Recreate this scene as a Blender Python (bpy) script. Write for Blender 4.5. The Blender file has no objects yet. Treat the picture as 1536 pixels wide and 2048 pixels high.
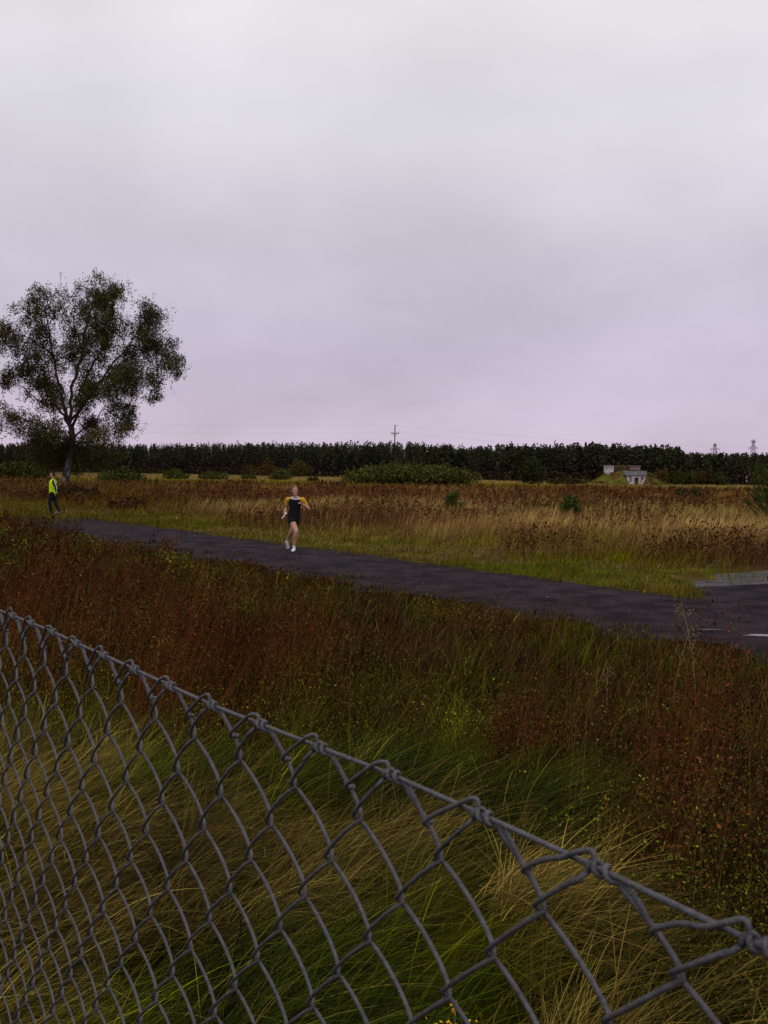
import bpy, math, random
import numpy as np
from mathutils import Vector, Matrix, Euler

random.seed(5); rng = np.random.default_rng(5)
scene = bpy.context.scene
COL = scene.collection
R = math.radians

# ------------------------------------------------------------------ camera
CAM_H = 2.04; F = 2000.0; W, H = 1536.0, 2048.0
PITCH, ROLL = 2.33, 0.82
cd = bpy.data.cameras.new('camera'); cam = bpy.data.objects.new('camera', cd); COL.objects.link(cam)
cd.sensor_fit = 'VERTICAL'; cd.sensor_height = 36.0; cd.sensor_width = 27.0
cd.lens = F / H * 36.0
cd.clip_start = 0.02; cd.clip_end = 5000
CM = Matrix.Rotation(R(90 - PITCH), 3, 'X') @ Matrix.Rotation(R(ROLL), 3, 'Z')
cam.matrix_world = Matrix.Translation((0, 0, CAM_H)) @ CM.to_4x4()
cd.dof.use_dof = True; cd.dof.focus_distance = 6.0; cd.dof.aperture_fstop = 38
scene.camera = cam
scene.render.resolution_x = 768; scene.render.resolution_y = 1024

def ray(px, py):
    return CM @ Vector(((px - W/2)/F, -(py - H/2)/F, -1))
def gp(px, py, z=0.0):            # where a sight line meets the ground
    d = ray(px, py); t = (z - CAM_H) / d.z
    return Vector((d.x*t, d.y*t, z))
def at(px, py, Y):                # point at forward distance Y
    d = ray(px, py); t = Y / d.y
    return Vector((d.x*t, Y, CAM_H + d.z*t))

# ------------------------------------------------------------------ light
SUN_EL, SUN_ROT = 60, 165
world = bpy.data.worlds.new('World'); scene.world = world; world.use_nodes = True
nt = world.node_tree; nt.nodes.clear()
N = nt.nodes.new; Lk = nt.links.new
out = N('ShaderNodeOutputWorld'); bg = N('ShaderNodeBackground')
sky = N('ShaderNodeTexSky'); sky.sky_type = 'NISHITA'; sky.sun_disc = False
sky.sun_elevation = R(SUN_EL); sky.sun_rotation = R(SUN_ROT)
tc = N('ShaderNodeTexCoord'); sep = N('ShaderNodeSeparateXYZ'); Lk(tc.outputs['Generated'], sep.inputs[0])
# overcast deck: vertical colour ramp + soft cloud noise
ramp = N('ShaderNodeValToRGB'); Lk(sep.outputs['Z'], ramp.inputs[0])
cr = ramp.color_ramp
stops = [(0.0, (.425,.345,.445)), (0.035, (.42,.345,.44)), (0.10, (.40,.35,.435)), (0.2, (.44,.405,.475)),
         (0.31, (.51,.49,.525)), (0.40, (.555,.54,.56)), (0.6, (.56,.55,.56)), (1.0, (.50,.50,.52))]
cr.elements[0].position = stops[0][0]; cr.elements[0].color = (*stops[0][1], 1)
cr.elements[1].position = stops[-1][0]; cr.elements[1].color = (*stops[-1][1], 1)
for p, c in stops[1:-1]:
    e = cr.elements.new(p); e.color = (*c, 1)
# project direction on a cloud layer
mx = N('ShaderNodeMath'); mx.operation = 'MAXIMUM'; mx.inputs[1].default_value = 0.0; Lk(sep.outputs['Z'], mx.inputs[0])
ad = N('ShaderNodeMath'); ad.operation = 'ADD'; ad.inputs[1].default_value = 0.42; Lk(mx.outputs[0], ad.inputs[0])
dv = N('ShaderNodeVectorMath'); dv.operation = 'DIVIDE'; Lk(tc.outputs['Generated'], dv.inputs[0])
cmb = N('ShaderNodeCombineXYZ')
for i in range(3): Lk(ad.outputs[0], cmb.inputs[i])
Lk(cmb.outputs[0], dv.inputs[1])
n1 = N('ShaderNodeTexNoise'); n1.inputs['Scale'].default_value = 1.5; n1.inputs['Detail'].default_value = 6; n1.inputs['Roughness'].default_value = .52
n1.inputs['Distortion'].default_value = 0.15
mp = N('ShaderNodeMapping'); mp.inputs['Location'].default_value = (3.4, 1.1, 0.0); Lk(dv.outputs[0], mp.inputs[0]); Lk(mp.outputs[0], n1.inputs['Vector'])
mr = N('ShaderNodeMapRange'); mr.inputs['From Min'].default_value = .3; mr.inputs['From Max'].default_value = .7
mr.inputs['To Min'].default_value = .87; mr.inputs['To Max'].default_value = 1.18; Lk(n1.outputs['Fac'], mr.inputs['Value'])
mul = N('ShaderNodeMix'); mul.data_type = 'RGBA'; mul.blend_type = 'MULTIPLY'; mul.inputs[0].default_value = 1
Lk(ramp.outputs[0], mul.inputs[6]); Lk(mr.outputs[0], mul.inputs[7])
sc_ = N('ShaderNodeMix'); sc_.data_type = 'RGBA'; sc_.blend_type = 'ADD'; sc_.inputs[0].default_value = 0.006
Lk(mul.outputs[2], sc_.inputs[6]); Lk(sky.outputs[0], sc_.inputs[7])
Lk(sc_.outputs[2], bg.inputs['Color']); bg.inputs['Strength'].default_value = 1.36
Lk(bg.outputs[0], out.inputs['Surface'])
sd = bpy.data.lights.new('sun', 'SUN'); sd.energy = 0.6; sd.angle = R(35); sd.color = (1, .96, .92)
so = bpy.data.objects.new('sun', sd); COL.objects.link(so)
so.rotation_euler = Euler((R(90 - SUN_EL), 0, R(180 - SUN_ROT)), 'XYZ')
scene.view_settings.view_transform = 'Standard'; scene.view_settings.look = 'None'
scene.view_settings.exposure = 0.0; scene.view_settings.gamma = 1.0
scene.render.engine = 'CYCLES'
try: scene.cycles.max_bounces = 5; scene.cycles.diffuse_bounces = 2
except Exception: pass

# ------------------------------------------------------------------ helpers
def tag(o, label=None, cat=None, group=None, kind=None):
    if label: o['label'] = label
    if cat: o['category'] = cat
    if group: o['group'] = group
    if kind: o['kind'] = kind
    return o
def empty(name, loc=(0, 0, 0), rz=0):
    o = bpy.data.objects.new(name, None); COL.objects.link(o); o.location = loc; o.rotation_euler = (0, 0, rz)
    o.empty_display_size = .2
    return o

def mat(name, color=None, rough=.85, spec=.25, noise=(0, 5.0), metal=0.0, bump=(0, 20.0), trans=0.0, detail=4):
    """colour: an RGB triple or None for the mesh's own 'Col' attribute (per-plant albedo)"""
    m = bpy.data.materials.new(name); m.use_nodes = True
    t = m.node_tree; b = t.nodes['Principled BSDF']
    b.inputs['Roughness'].default_value = rough; b.inputs['Specular IOR Level'].default_value = spec
    b.inputs['Metallic'].default_value = metal
    if color is None:
        a = t.nodes.new('ShaderNodeAttribute'); a.attribute_name = 'Col'; src = a.outputs['Color']
    else:
        a = t.nodes.new('ShaderNodeRGB'); a.outputs[0].default_value = (*color, 1); src = a.outputs[0]
    geo = t.nodes.new('ShaderNodeNewGeometry')
    if noise[0]:
        n = t.nodes.new('ShaderNodeTexNoise'); n.inputs['Scale'].default_value = noise[1]; n.inputs['Detail'].default_value = detail
        n.inputs['Roughness'].default_value = .65
        t.links.new(geo.outputs['Position'], n.inputs['Vector'])
        r = t.nodes.new('ShaderNodeMapRange'); r.inputs['From Min'].default_value = .3; r.inputs['From Max'].default_value = .7
        r.inputs['To Min'].default_value = 1 - noise[0]; r.inputs['To Max'].default_value = 1 + noise[0]
        t.links.new(n.outputs['Fac'], r.inputs['Value'])
        x = t.nodes.new('ShaderNodeMix'); x.data_type = 'RGBA'; x.blend_type = 'MULTIPLY'; x.inputs[0].default_value = 1
        t.links.new(src, x.inputs[6]); t.links.new(r.outputs[0], x.inputs[7]); src = x.outputs[2]
    t.links.new(src, b.inputs['Base Color'])
    if bump[0]:
        n = t.nodes.new('ShaderNodeTexNoise'); n.inputs['Scale'].default_value = bump[1]; n.inputs['Detail'].default_value = 5
        t.links.new(geo.outputs['Position'], n.inputs['Vector'])
        bp = t.nodes.new('ShaderNodeBump'); bp.inputs['Strength'].default_value = bump[0]; bp.inputs['Distance'].default_value = .02
        t.links.new(n.outputs['Fac'], bp.inputs['Height']); t.links.new(bp.outputs[0], b.inputs['Normal'])
    return m

def npmesh(name, V, Fq, m, parent=None, col=None, smooth=False):
    """V (n,3); Fq (m,4) or (m,3)"""
    V = np.asarray(V, np.float32); Fq = np.asarray(Fq, np.int32)
    me = bpy.data.meshes.new(name); k = Fq.shape[1]
    me.vertices.add(len(V)); me.vertices.foreach_set('co', V.ravel())
    me.loops.add(Fq.size); me.loops.foreach_set('vertex_index', Fq.ravel())
    me.polygons.add(len(Fq)); me.polygons.foreach_set('loop_start', np.arange(0, Fq.size, k, dtype=np.int32))
    me.polygons.foreach_set('loop_total', np.full(len(Fq), k, np.int32))
    if smooth: me.polygons.foreach_set('use_smooth', np.ones(len(Fq), bool))
    me.update(calc_edges=True); me.validate()
    if col is not None:
        a = me.color_attributes.new('Col', 'FLOAT_COLOR', 'POINT')
        c = np.ones((len(V), 4), np.float32); c[:, :3] = col; a.data.foreach_set('color', c.ravel())
    me.materials.append(m)
    o = bpy.data.objects.new(name, me); COL.objects.link(o)
    if parent: o.parent = parent
    return o

class MB:
    """collects simple solids into one mesh"""
    def __init__(s): s.V = []; s.F = []; s.C = []; s.n = 0
    def add(s, V, Fs, c=None):
        s.V += [tuple(v) for v in V]; s.F += [tuple(i + s.n for i in f) for f in Fs]
        s.C += [tuple(c) if c is not None else (1, 1, 1)] * len(V); s.n += len(V)
    def box(s, x0, x1, y0, y1, z0, z1, c=None):
        V = [(x, y, z) for z in (z0, z1) for y in (y0, y1) for x in (x0, x1)]
        s.add(V, [(0,2,3,1),(4,5,7,6),(0,1,5,4),(2,6,7,3),(0,4,6,2),(1,3,7,5)], c)
    def prism(s, poly, y0, y1, c=None):     # poly in (x,z), extruded in y
        n = len(poly)
        V = [(x, y0, z) for x, z in poly] + [(x, y1, z) for x, z in poly]
        s.add(V, [tuple(range(n)), tuple(range(2*n-1, n-1, -1))] + [(i, i+n, (i+1) % n + n, (i+1) % n) for i in range(n)], c)
    def tube(s, pts, rad, k=8, c=None):
        pts = [Vector(p) for p in pts]; n = len(pts)
        if not hasattr(rad, '__len__'): rad = [rad]*n
        V = []; up = None
        for i, p in enumerate(pts):
            d = (pts[min(i+1, n-1)] - pts[max(i-1, 0)]).normalized()
            if up is None:
                up = d.orthogonal().normalized()
            up = (up - d*up.dot(d)); up = up.normalized() if up.length > 1e-6 else d.orthogonal().normalized()
            sd_ = d.cross(up)
            for j in range(k):
                a = 2*math.pi*j/k; V.append(p + (up*math.cos(a) + sd_*math.sin(a))*rad[i])
        Fs = [(i*k+j, i*k+(j+1) % k, (i+1)*k+(j+1) % k, (i+1)*k+j) for i in range(n-1) for j in range(k)]
        Fs += [tuple(range(k-1, -1, -1)), tuple((n-1)*k + j for j in range(k))]
        s.add(V, Fs, c)
    def loft(s, rings, k=16, c=None):        # rings: (center, rx, ry, right, fwd)
        V = []
        for ce, rx, ry, rt, fw in rings:
            ce, rt, fw = Vector(ce), Vector(rt), Vector(fw)
            for j in range(k):
                a = 2*math.pi*j/k; V.append(ce + rt*rx*math.cos(a) + fw*ry*math.sin(a))
        n = len(rings)
        Fs = [(i*k+j, i*k+(j+1) % k, (i+1)*k+(j+1) % k, (i+1)*k+j) for i in range(n-1) for j in range(k)]
        Fs += [tuple(range(k-1, -1, -1)), tuple((n-1)*k + j for j in range(k))]
        s.add(V, Fs, c)
    def ball(s, ce, rx, ry, rz, rot=None, k=14, c=None):
        ce = Vector(ce); V = []; Fs = []
        m = k//2 + 1
        for i in range(m+1):
            th = math.pi*i/m
            for j in range(k):
                a = 2*math.pi*j/k
                v = Vector((rx*math.sin(th)*math.cos(a), ry*math.sin(th)*math.sin(a), rz*math.cos(th)))
                if rot: v = rot @ v
                V.append(ce + v)
        for i in range(m):
            for j in range(k): Fs.append((i*k+j, (i+1)*k+j, (i+1)*k+(j+1) % k, i*k+(j+1) % k))
        s.add(V, Fs, c)
    def build(s, name, m, parent=None, smooth=False, remesh=None, smooth_it=0, bevel=0):
        me = bpy.data.meshes.new(name); me.from_pydata(s.V, [], s.F); me.update()
        import bmesh
        b = bmesh.new(); b.from_mesh(me); bmesh.ops.recalc_face_normals(b, faces=b.faces); b.to_mesh(me); b.free()
        a = me.color_attributes.new('Col', 'FLOAT_COLOR', 'POINT')
        c = np.ones((len(s.V), 4), np.float32); c[:, :3] = np.array(s.C); a.data.foreach_set('color', c.ravel())
        o = bpy.data.objects.new(name, me); COL.objects.link(o)
        if remesh:
            r = o.modifiers.new('r', 'REMESH'); r.mode = 'VOXEL'; r.voxel_size = remesh; r.use_smooth_shade = True
        if smooth_it:
            r = o.modifiers.new('s', 'SMOOTH'); r.iterations = smooth_it; r.factor = .5
        if bevel:
            r = o.modifiers.new('b', 'BEVEL'); r.width = bevel; r.segments = 2
        if remesh or smooth_it or bevel:
            dg = bpy.context.evaluated_depsgraph_get()
            me2 = bpy.data.meshes.new_from_object(o.evaluated_get(dg)); o.modifiers.clear(); o.data = me2; me2.name = name
            bpy.data.meshes.remove(me)
        o.data.materials.clear(); o.data.materials.append(m)
        if smooth:
            for p in o.data.polygons: p.use_smooth = True
        if parent: o.parent = parent
        return o

# value noise
_T = rng.random((256, 256))
def vnoise(x, y):
    xi = np.floor(x).astype(int); yi = np.floor(y).astype(int); fx = x - xi; fy = y - yi
    fx = fx*fx*(3-2*fx); fy = fy*fy*(3-2*fy)
    a = _T[xi % 256, yi % 256]; b = _T[(xi+1) % 256, yi % 256]; c = _T[xi % 256, (yi+1) % 256]; d = _T[(xi+1) % 256, (yi+1) % 256]
    return (a*(1-fx)+b*fx)*(1-fy) + (c*(1-fx)+d*fx)*fy
def fbm(x, y, s, o=3, ox=0.0):
    x = np.asarray(x, float)*s + 37.1 + ox; y = np.asarray(y, float)*s + 91.7 - ox*.7; r = 0; a = .5; t = 0
    for _ in range(o): r = r + a*vnoise(x, y); t += a; x = x*2.03; y = y*2.03; a *= .5
    return r/t
def sstep(a, b, x): t = np.clip((x-a)/(b-a), 0, 1); return t*t*(3-2*t)

# the path: far edge runs through A along D, near edge PW to the camera's side
A = np.array([3.8, 18.4]); D = np.array([.586, -.810]); Nn = np.array([-.810, -.586]); PW = 3.8
def side(x, y):       # >0 beyond far edge, 0..-PW on path, < -PW near side
    return -((x-A[0])*Nn[0] + (y-A[1])*Nn[1]) + .22*(fbm(x, y, .5, 2, 5)-.5)*2
def along(x, y): return (x-A[0])*D[0] + (y-A[1])*D[1]
# second road polygon
TIP = gp(1432, 1211); C1 = gp(1393, 1177); C2 = gp(1536, 1169)
R2 = [(5.15, 15.9), (C1.x, C1.y), (C2.x, C2.y), (14, 22.2), (30, 30.5), (34, 24), (16, 12.5), (10.5, 9.0)]
def inpoly(x, y, P):
    r = np.zeros(np.shape(x), bool); n = len(P)
    for i in range(n):
        x0, y0 = P[i][:2]; x1, y1 = P[(i+1) % n][:2]
        c = ((y0 > y) != (y1 > y)) & (x < (x1-x0)*(y-y0)/((y1-y0) if y1 != y0 else 1e-9) + x0)
        r ^= c
    return r
SLAB = [gp(*q) for q in ((1393, 1177), (1536, 1169), (1720, 1159), (1720, 1134), (1536, 1140), (1400, 1148), (1330, 1156))]
SLAB2 = [gp(*q) for q in ((1300, 1157), (1395, 1147.5), (1536, 1139.5), (1536, 1136), (1330, 1144), (1170, 1146), (1150, 1150))]
def on_road(x, y):
    s = side(x, y)
    return ((s < 0) & (s > -PW) & (along(x, y) > -22.5 + 1.6*(fbm(x, y, .6, 2, 14)-.5)*4)) | inpoly(x, y, R2)
def gh(x, y):          # ground height
    x = np.asarray(x, float); y = np.asarray(y, float)
    s = side(x, y)
    near = sstep(-PW-.2, -PW-2.5, s) * (1 - inpoly(x, y, R2))
    far = sstep(.4, 4, s)
    h = near*((fbm(x, y, .55, 3)-.5)*.42 + (fbm(x, y, 1.5, 2, 4)-.5)*.26*sstep(9, 6, y) - .03) + far*((fbm(x, y, .22, 3, 3)-.5)*.30)*sstep(170, 90, y) + far*.03
    return h

# ------------------------------------------------------------------ palettes (albedo)
TAN = np.array((.38,.26,.14)); PALE = np.array((.45,.33,.17)); OLIVE = np.array((.165,.150,.022)); GREEN = np.array((.085,.112,.012))
RED = np.array((.175,.078,.046)); BROWN = np.array((.085,.038,.022)); STRAW = np.array((.42,.31,.12)); DKGREEN = np.array((.035,.05,.012))
RUST = np.array((.15,.06,.026)); RUSTY = np.array((.118,.044,.024))
for _c in (TAN, PALE, OLIVE, GREEN, RED, BROWN, STRAW, DKGREEN, RUST, RUSTY): _c[2] *= .9
def mixc(a, b, t): t = np.asarray(t)[..., None]; return a*(1-t) + b*t
def meadow_col(x, y):
    """colour of the grass beyond the path: patches of species"""
    s = side(x, y)
    n1_ = fbm(x*.35, y, .10, 3, 1); n2_ = fbm(x*.5, y, .35, 3, 9); n3 = fbm(x*.4, y, .03, 2, 4)
    c = mixc(TAN*.62, OLIVE*.75, sstep(.44, .58, n2_))
    c = mixc(c, PALE, sstep(24, 34, y)*sstep(82, 56, y)*sstep(.32, .50, n1_)*sstep(-14, 0, x)*.95)
    c = mixc(c, RED*1.15+TAN*.12, sstep(62, 72, y)*sstep(128, 105, y)*(.22+.4*sstep(.35, .6, n1_)))
    c = mixc(c, RED, sstep(.56, .68, n1_)*.6*sstep(25, 35, y)*sstep(200, 150, y))
    c = mixc(c, OLIVE*1.1, sstep(120, 150, y)*sstep(.4, .6, n3)*.8)
    c = mixc(c, PALE*.85, sstep(150, 190, y)*.75)
    c = mixc(c, BROWN, sstep(.56, .68, fbm(x*.5, y, .5, 3, 41))*sstep(3, 6, s)*sstep(140, 100, y)*.75); c = c*(.6+.75*fbm(x*.6, y, .9, 2, 43))[..., None]
    left0 = sstep(-.12, -.30, x/np.maximum(y, 1))*sstep(110, 80, y)
    c = mixc(c, BROWN*1.4, left0*.6*sstep(.35, .55, fbm(x, y, .35, 3, 47)))
    c = mixc(c, OLIVE*.9, sstep(7.0, 1.5, s)*.75)
    c = mixc(c, GREEN*1.15, sstep(4.0, .8, s)*sstep(.42, .6, n2_)*.8); c = mixc(c, BROWN, sstep(.45, .66, fbm(x, y, 1.3, 3, 19))*.6)
    return mixc(c, mixc(BROWN*1.2, OLIVE*.5, fbm(x, y, .9, 2, 49)), left0*.65)
def inlie(x, y):       # 1 where the long grass lies flat by the fence
    e = .9*(fbm(x, y, .9, 2, 7)-.5)
    return sstep(-.5, .5, (.35 + (7.2-y)*.33) - x + e)*sstep(7.5, 6.2, y + e)
# where the species grow between fence and path: stands of green herbs, rust docks, patches of darker growth
def stands(L, x, y):
    u = x/np.maximum(y, .5)*2000 + 768 + 130*(fbm(x, y, 1.1, 3, 91)-.5); v = 1740/np.maximum(y, .5) + 945 + 120*(fbm(x, y, 1.3, 3, 95)-.5)
    r = 0
    for px, py, rx, ry in L: r = np.maximum(r, np.exp(-(((u-px)/rx)**2 + ((v-py)/ry)**2)**1.5))
    return r
GR = [(800,1285,190,62),(640,1255,70,36),(500,1340,110,45),(920,1200,70,26),(1430,1430,140,65),(1480,1780,130,130),(1130,1580,80,50),(600,1190,55,20),(1330,1560,90,45),(120,1180,120,26),(60,1390,110,50),(850,1440,90,40)]
RS = [(570,1145,75,45),(330,1150,170,50),(230,1290,150,50),(1010,1270,120,48),(720,1385,90,60),(1010,1410,130,55),(1350,1250,100,34),(70,1120,90,45),(420,1230,90,40),(1120,1700,90,60)]
DKS = [(1300,1500,170,80),(1230,1640,220,120),(450,1085,130,22),(330,1390,110,35),(960,1540,110,60),(1450,1600,110,70),(880,1350,60,40)]
def near_col(x, y):
    g, r, d = stands(GR, x, y), stands(RS, x, y), stands(DKS, x, y); n2_ = fbm(x, y, 1.4, 3, 8)
    c = mixc(BROWN*.9, OLIVE*.55, sstep(.42, .58, n2_))
    c = mixc(c, RUSTY*mixn(.75, 1.2, n2_), r); c = mixc(c, mixc(GREEN*1.7, OLIVE*1.5, n2_), g); c = mixc(c, BROWN*.35, d*.85)
    l = inlie(x, y); c = mixc(c, mixc(GREEN*.9, OLIVE*.8, sstep(.4, .6, n2_)), l*.9)
    return c*(.3+1.2*fbm(x, y, 1.9, 3, 23))[..., None]*(.58-.22*stands(DKS, x, y))[..., None]
def mixn(a, b, t): return (a+(b-a)*t)[..., None]

def sat(C, k):
    l = C.mean(1, keepdims=True); return np.clip(l + (C-l)*k, .0015, .9)

# ------------------------------------------------------------------ ground sheet
def build_ground():
    ra = np.concatenate([[0.05], np.geomspace(1.2, 60, 230), np.geomspace(62, 3800, 110)])
    th = np.linspace(-math.pi, math.pi, 361)[:-1]
    # denser in front
    th = np.concatenate([np.linspace(R(20), R(160), 420), np.linspace(R(163), R(377), 72)])
    X = ra[:, None]*np.cos(th)[None]; Y = ra[:, None]*np.sin(th)[None]
    Z = gh(X, Y)
    # bed of the path: lower the sheet 12 mm below it
    rd = on_road(X, Y); Z = np.where(rd, -.012, Z)
    V = np.stack([X, Y, Z], -1).reshape(-1, 3); nr, nc = X.shape
    i = np.arange(nr-1)[:, None]*nc; j = np.arange(nc)[None]
    Fq = np.stack([i+j, i+nc+j, i+nc+(j+1) % nc, i+(j+1) % nc], -1).reshape(-1, 4)
    s = side(V[:, 0], V[:, 1])
    c = np.where((s > -PW/2)[:, None], meadow_col(V[:, 0], V[:, 1])*.62, sat(near_col(V[:, 0], V[:, 1])*.45, 1.2))
    far = sstep(260, 400, np.hypot(V[:, 0], V[:, 1])); c = mixc(c, np.array((.05, .05, .02)), far)
    m = mat('soil_and_turf', None, 1.0, .0, noise=(.5, 1.7), bump=(.8, 9), detail=6)
    o = npmesh('ground', V, Fq, m, col=c, smooth=True); tag(o, kind='structure')
build_ground()

def sheet(name, P, z, m, kind='structure'):
    mb = MB(); V = [(p[0], p[1], z) for p in P]; mb.add(V, [tuple(range(len(V)))])
    o = mb.build(name, m); tag(o, kind=kind); return o

def asphalt():
    m = bpy.data.materials.new('wet_asphalt'); m.use_nodes = True; t = m.node_tree; b = t.nodes['Principled BSDF']
    geo = t.nodes.new('ShaderNodeNewGeometry')
    def nz(s, d=5, r=.6):
        n = t.nodes.new('ShaderNodeTexNoise'); n.inputs['Scale'].default_value = s; n.inputs['Detail'].default_value = d
        n.inputs['Roughness'].default_value = r; t.links.new(geo.outputs['Position'], n.inputs['Vector']); return n
    a = nz(1.6, 5, .6); g = nz(16, 6, .95); v = nz(.35, 3)
    r = t.nodes.new('ShaderNodeValToRGB'); r.color_ramp.elements[0].position = .38; r.color_ramp.elements[0].color = (.008, .0052, .007, 1)
    r.color_ramp.elements[1].position = .64; r.color_ramp.elements[1].color = (.034, .022, .026, 1); t.links.new(a.outputs[0], r.inputs[0])
    r2 = t.nodes.new('ShaderNodeValToRGB'); r2.color_ramp.elements[0].position = .38; r2.color_ramp.elements[0].color = (.2, .2, .2, 1)
    r2.color_ramp.elements[1].position = .7; r2.color_ramp.elements[1].color = (2.4, 2.3, 2.4, 1); t.links.new(g.outputs[0], r2.inputs[0])
    x = t.nodes.new('ShaderNodeMix'); x.data_type = 'RGBA'; x.blend_type = 'MULTIPLY'; x.inputs[0].default_value = 1
    t.links.new(r.outputs[0], x.inputs[6]); t.links.new(r2.outputs[0], x.inputs[7]); t.links.new(x.outputs[2], b.inputs['Base Color'])
    q = t.nodes.new('ShaderNodeMapRange'); q.inputs['From Min'].default_value = .38; q.inputs['From Max'].default_value = .62
    q.inputs['To Min'].default_value = .85; q.inputs['To Max'].default_value = .95; t.links.new(v.outputs[0], q.inputs['Value'])
    t.links.new(q.outputs[0], b.inputs['Roughness']); b.inputs['Specular IOR Level'].default_value = .05
    bp = t.nodes.new('ShaderNodeBump'); bp.inputs['Strength'].default_value = .3; bp.inputs['Distance'].default_value = .004
    t.links.new(g.outputs[0], bp.inputs['Height']); t.links.new(bp.outputs[0], b.inputs['Normal'])
    return m
M_ASPH = asphalt()
def build_path():
    # strip with slightly ragged edges, from far behind the man to behind the right frame edge
    ts = np.linspace(-28, 22, 900); V = []; Fs = []
    K = 7
    for t in ts:
        c = A + D*t
        e0 = .34*(fbm(t, 0, 1.1, 5, 11)-.5)*2; e1 = .9*(fbm(t, 5, .9, 5, 12)-.5)*2
        for k in range(K):
            w = k/(K-1); d = (-.05+e0)*(1-w) + (PW+.15+e1)*w
            q = c + Nn*d; V.append((q[0], q[1], .004 + .012*math.sin(math.pi*w)))
    for i in range(len(ts)-1):
        for k in range(K-1): a = i*K+k; Fs.append((a, a+1, a+K+1, a+K))
    o = npmesh('path', V, Fs, M_ASPH, smooth=True); tag(o, kind='structure')
build_path()
sheet('road', [(4.85, 15.75)] + R2[1:-1] + [(9.9, 8.6)], .0135, M_ASPH)
M_CONC = mat('weathered_concrete', (.075, .068, .070), .9, .1, noise=(.5, 2.2), bump=(.5, 30))
def slabs():
    # two rows of worn slabs with open joints
    mb = MB()
    def quadgrid(P00, P10, P01, P11, nu, nv, z):
        P00, P10, P01, P11 = map(Vector, (P00, P10, P01, P11))
        f = lambda u, v: (P00*(1-u)+P10*u)*(1-v) + (P01*(1-u)+P11*u)*v
        for i in range(nu):
            for j in range(nv):
                if rng.random() < .12: continue
                g = .02; u0, u1, v0, v1 = (i+g)/nu, (i+1-g)/nu, (j+.04)/nv, (j+.96)/nv
                q = [f(u0, v0), f(u1, v0), f(u1, v1), f(u0, v1)]
                dz = z + rng.normal()*.003
                V = [(p.x+rng.normal()*.02, p.y+rng.normal()*.02, dz) for p in q]; V += [(p[0], p[1], .0) for p in V]
                mb.add(V, [(0,1,2,3),(7,6,5,4),(0,4,5,1),(1,5,6,2),(2,6,7,3),(3,7,4,0)])
    quadgrid(gp(1388, 1178.5), gp(1800, 1155), gp(1375, 1152), gp(1800, 1131), 6, 2, .024)
    quadgrid(gp(1150, 1152), gp(1375, 1152), gp(1150, 1148), gp(1375, 1146), 4, 1, .024)
    o = mb.build('concrete_track', M_CONC); tag(o, kind='structure')
slabs()
M_WATER = mat('still_water', (.015, .015, .018), .04, .5)
def puddle(cx, cy, rx, ry, seed):
    r = np.random.default_rng(seed); n = 40; P = []
    for k in range(n):
        a = 2*math.pi*k/n; w = 1 + .28*math.sin(3*a+seed) + .2*math.sin(5*a+2*seed) + .12*math.sin(9*a) + r.normal()*.06
        P.append((cx+rx*w*math.cos(a), cy+ry*w*math.sin(a)))
    return P
pw = gp(1535, 1270.5, .021)
for k, (cx, cy, rx, ry) in enumerate(((pw.x+.12, pw.y, .44, .065), (pw.x-.62, pw.y+.42, .16, .012))):
    sheet('puddle', puddle(cx, cy, rx, ry, k+2), .021, M_WATER)

# ------------------------------------------------------------------ vegetation generators
def ribbons(P, Hh, Wd, az, lean, curve, seg, c0, c1, droop=0.3, face=None):
    """n ribbons: base P(n,3), length H, width W, bend azimuth az, lean (0 upright..1 flat), curve"""
    n = len(P); t = np.linspace(0, 1, seg+1)
    th = lean[:, None] + curve[:, None]*t[None]                  # angle from vertical along the blade
    dt = Hh[:, None]/seg
    dr = np.sin(th)*dt; dz = np.cos(th)*dt
    r = np.concatenate([np.zeros((n, 1)), np.cumsum(dr[:, :-1], 1)], 1); z = np.concatenate([np.zeros((n, 1)), np.cumsum(dz[:, :-1], 1)], 1)
    ca, sa = np.cos(az)[:, None], np.sin(az)[:, None]
    C = np.stack([P[:, 0:1]+r*ca, P[:, 1:2]+r*sa, P[:, 2:3]+z], -1)
    f = rng.random(n)*2*math.pi if face is None else face
    sx, sy = np.cos(f), np.sin(f)
    w = Wd[:, None]*(1-.85*t[None]**1.6)*.5
    S = np.stack([sx[:, None]*w, sy[:, None]*w, np.zeros_like(w)], -1)
    V = np.stack([C-S, C+S], 2).reshape(n, -1, 3)                # n,(seg+1)*2,3
    m = (seg+1)*2; b = np.arange(n)[:, None]*m; k = np.arange(seg)[None]*2
    Fq = np.stack([b+k, b+k+1, b+k+3, b+k+2], -1).reshape(-1, 4)
    col = (c0[:, None, :]*(1-t)[None, :, None] + c1[:, None, :]*t[None, :, None]); col = np.repeat(col, 2, 1).reshape(-1, 3)
    return V.reshape(-1, 3), Fq, col
def leaves(P, S, c, asp=.5, up=0.0):
    """n pointed leaf quads at P, size S"""
    n = len(P); d = rng.normal(size=(n, 3)); d[:, 2] += up; d /= np.linalg.norm(d, axis=1)[:, None]
    e = rng.normal(size=(n, 3)); e -= d*(e*d).sum(1)[:, None]; e /= np.linalg.norm(e, axis=1)[:, None]
    s = S[:, None]
    V = np.stack([P-d*s*.5, P+e*s*asp*.5, P+d*s*.5, P-e*s*asp*.5], 1).reshape(-1, 3)
    Fq = np.arange(4*n).reshape(n, 4)
    return V, Fq, np.repeat(c, 4, 0)
def join(parts):
    V = []; Fq = []; C = []; n = 0
    for v, f, c in parts: V.append(v); Fq.append(f+n); C.append(c); n += len(v)
    return np.concatenate(V), np.concatenate(Fq), np.concatenate(C)
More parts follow.
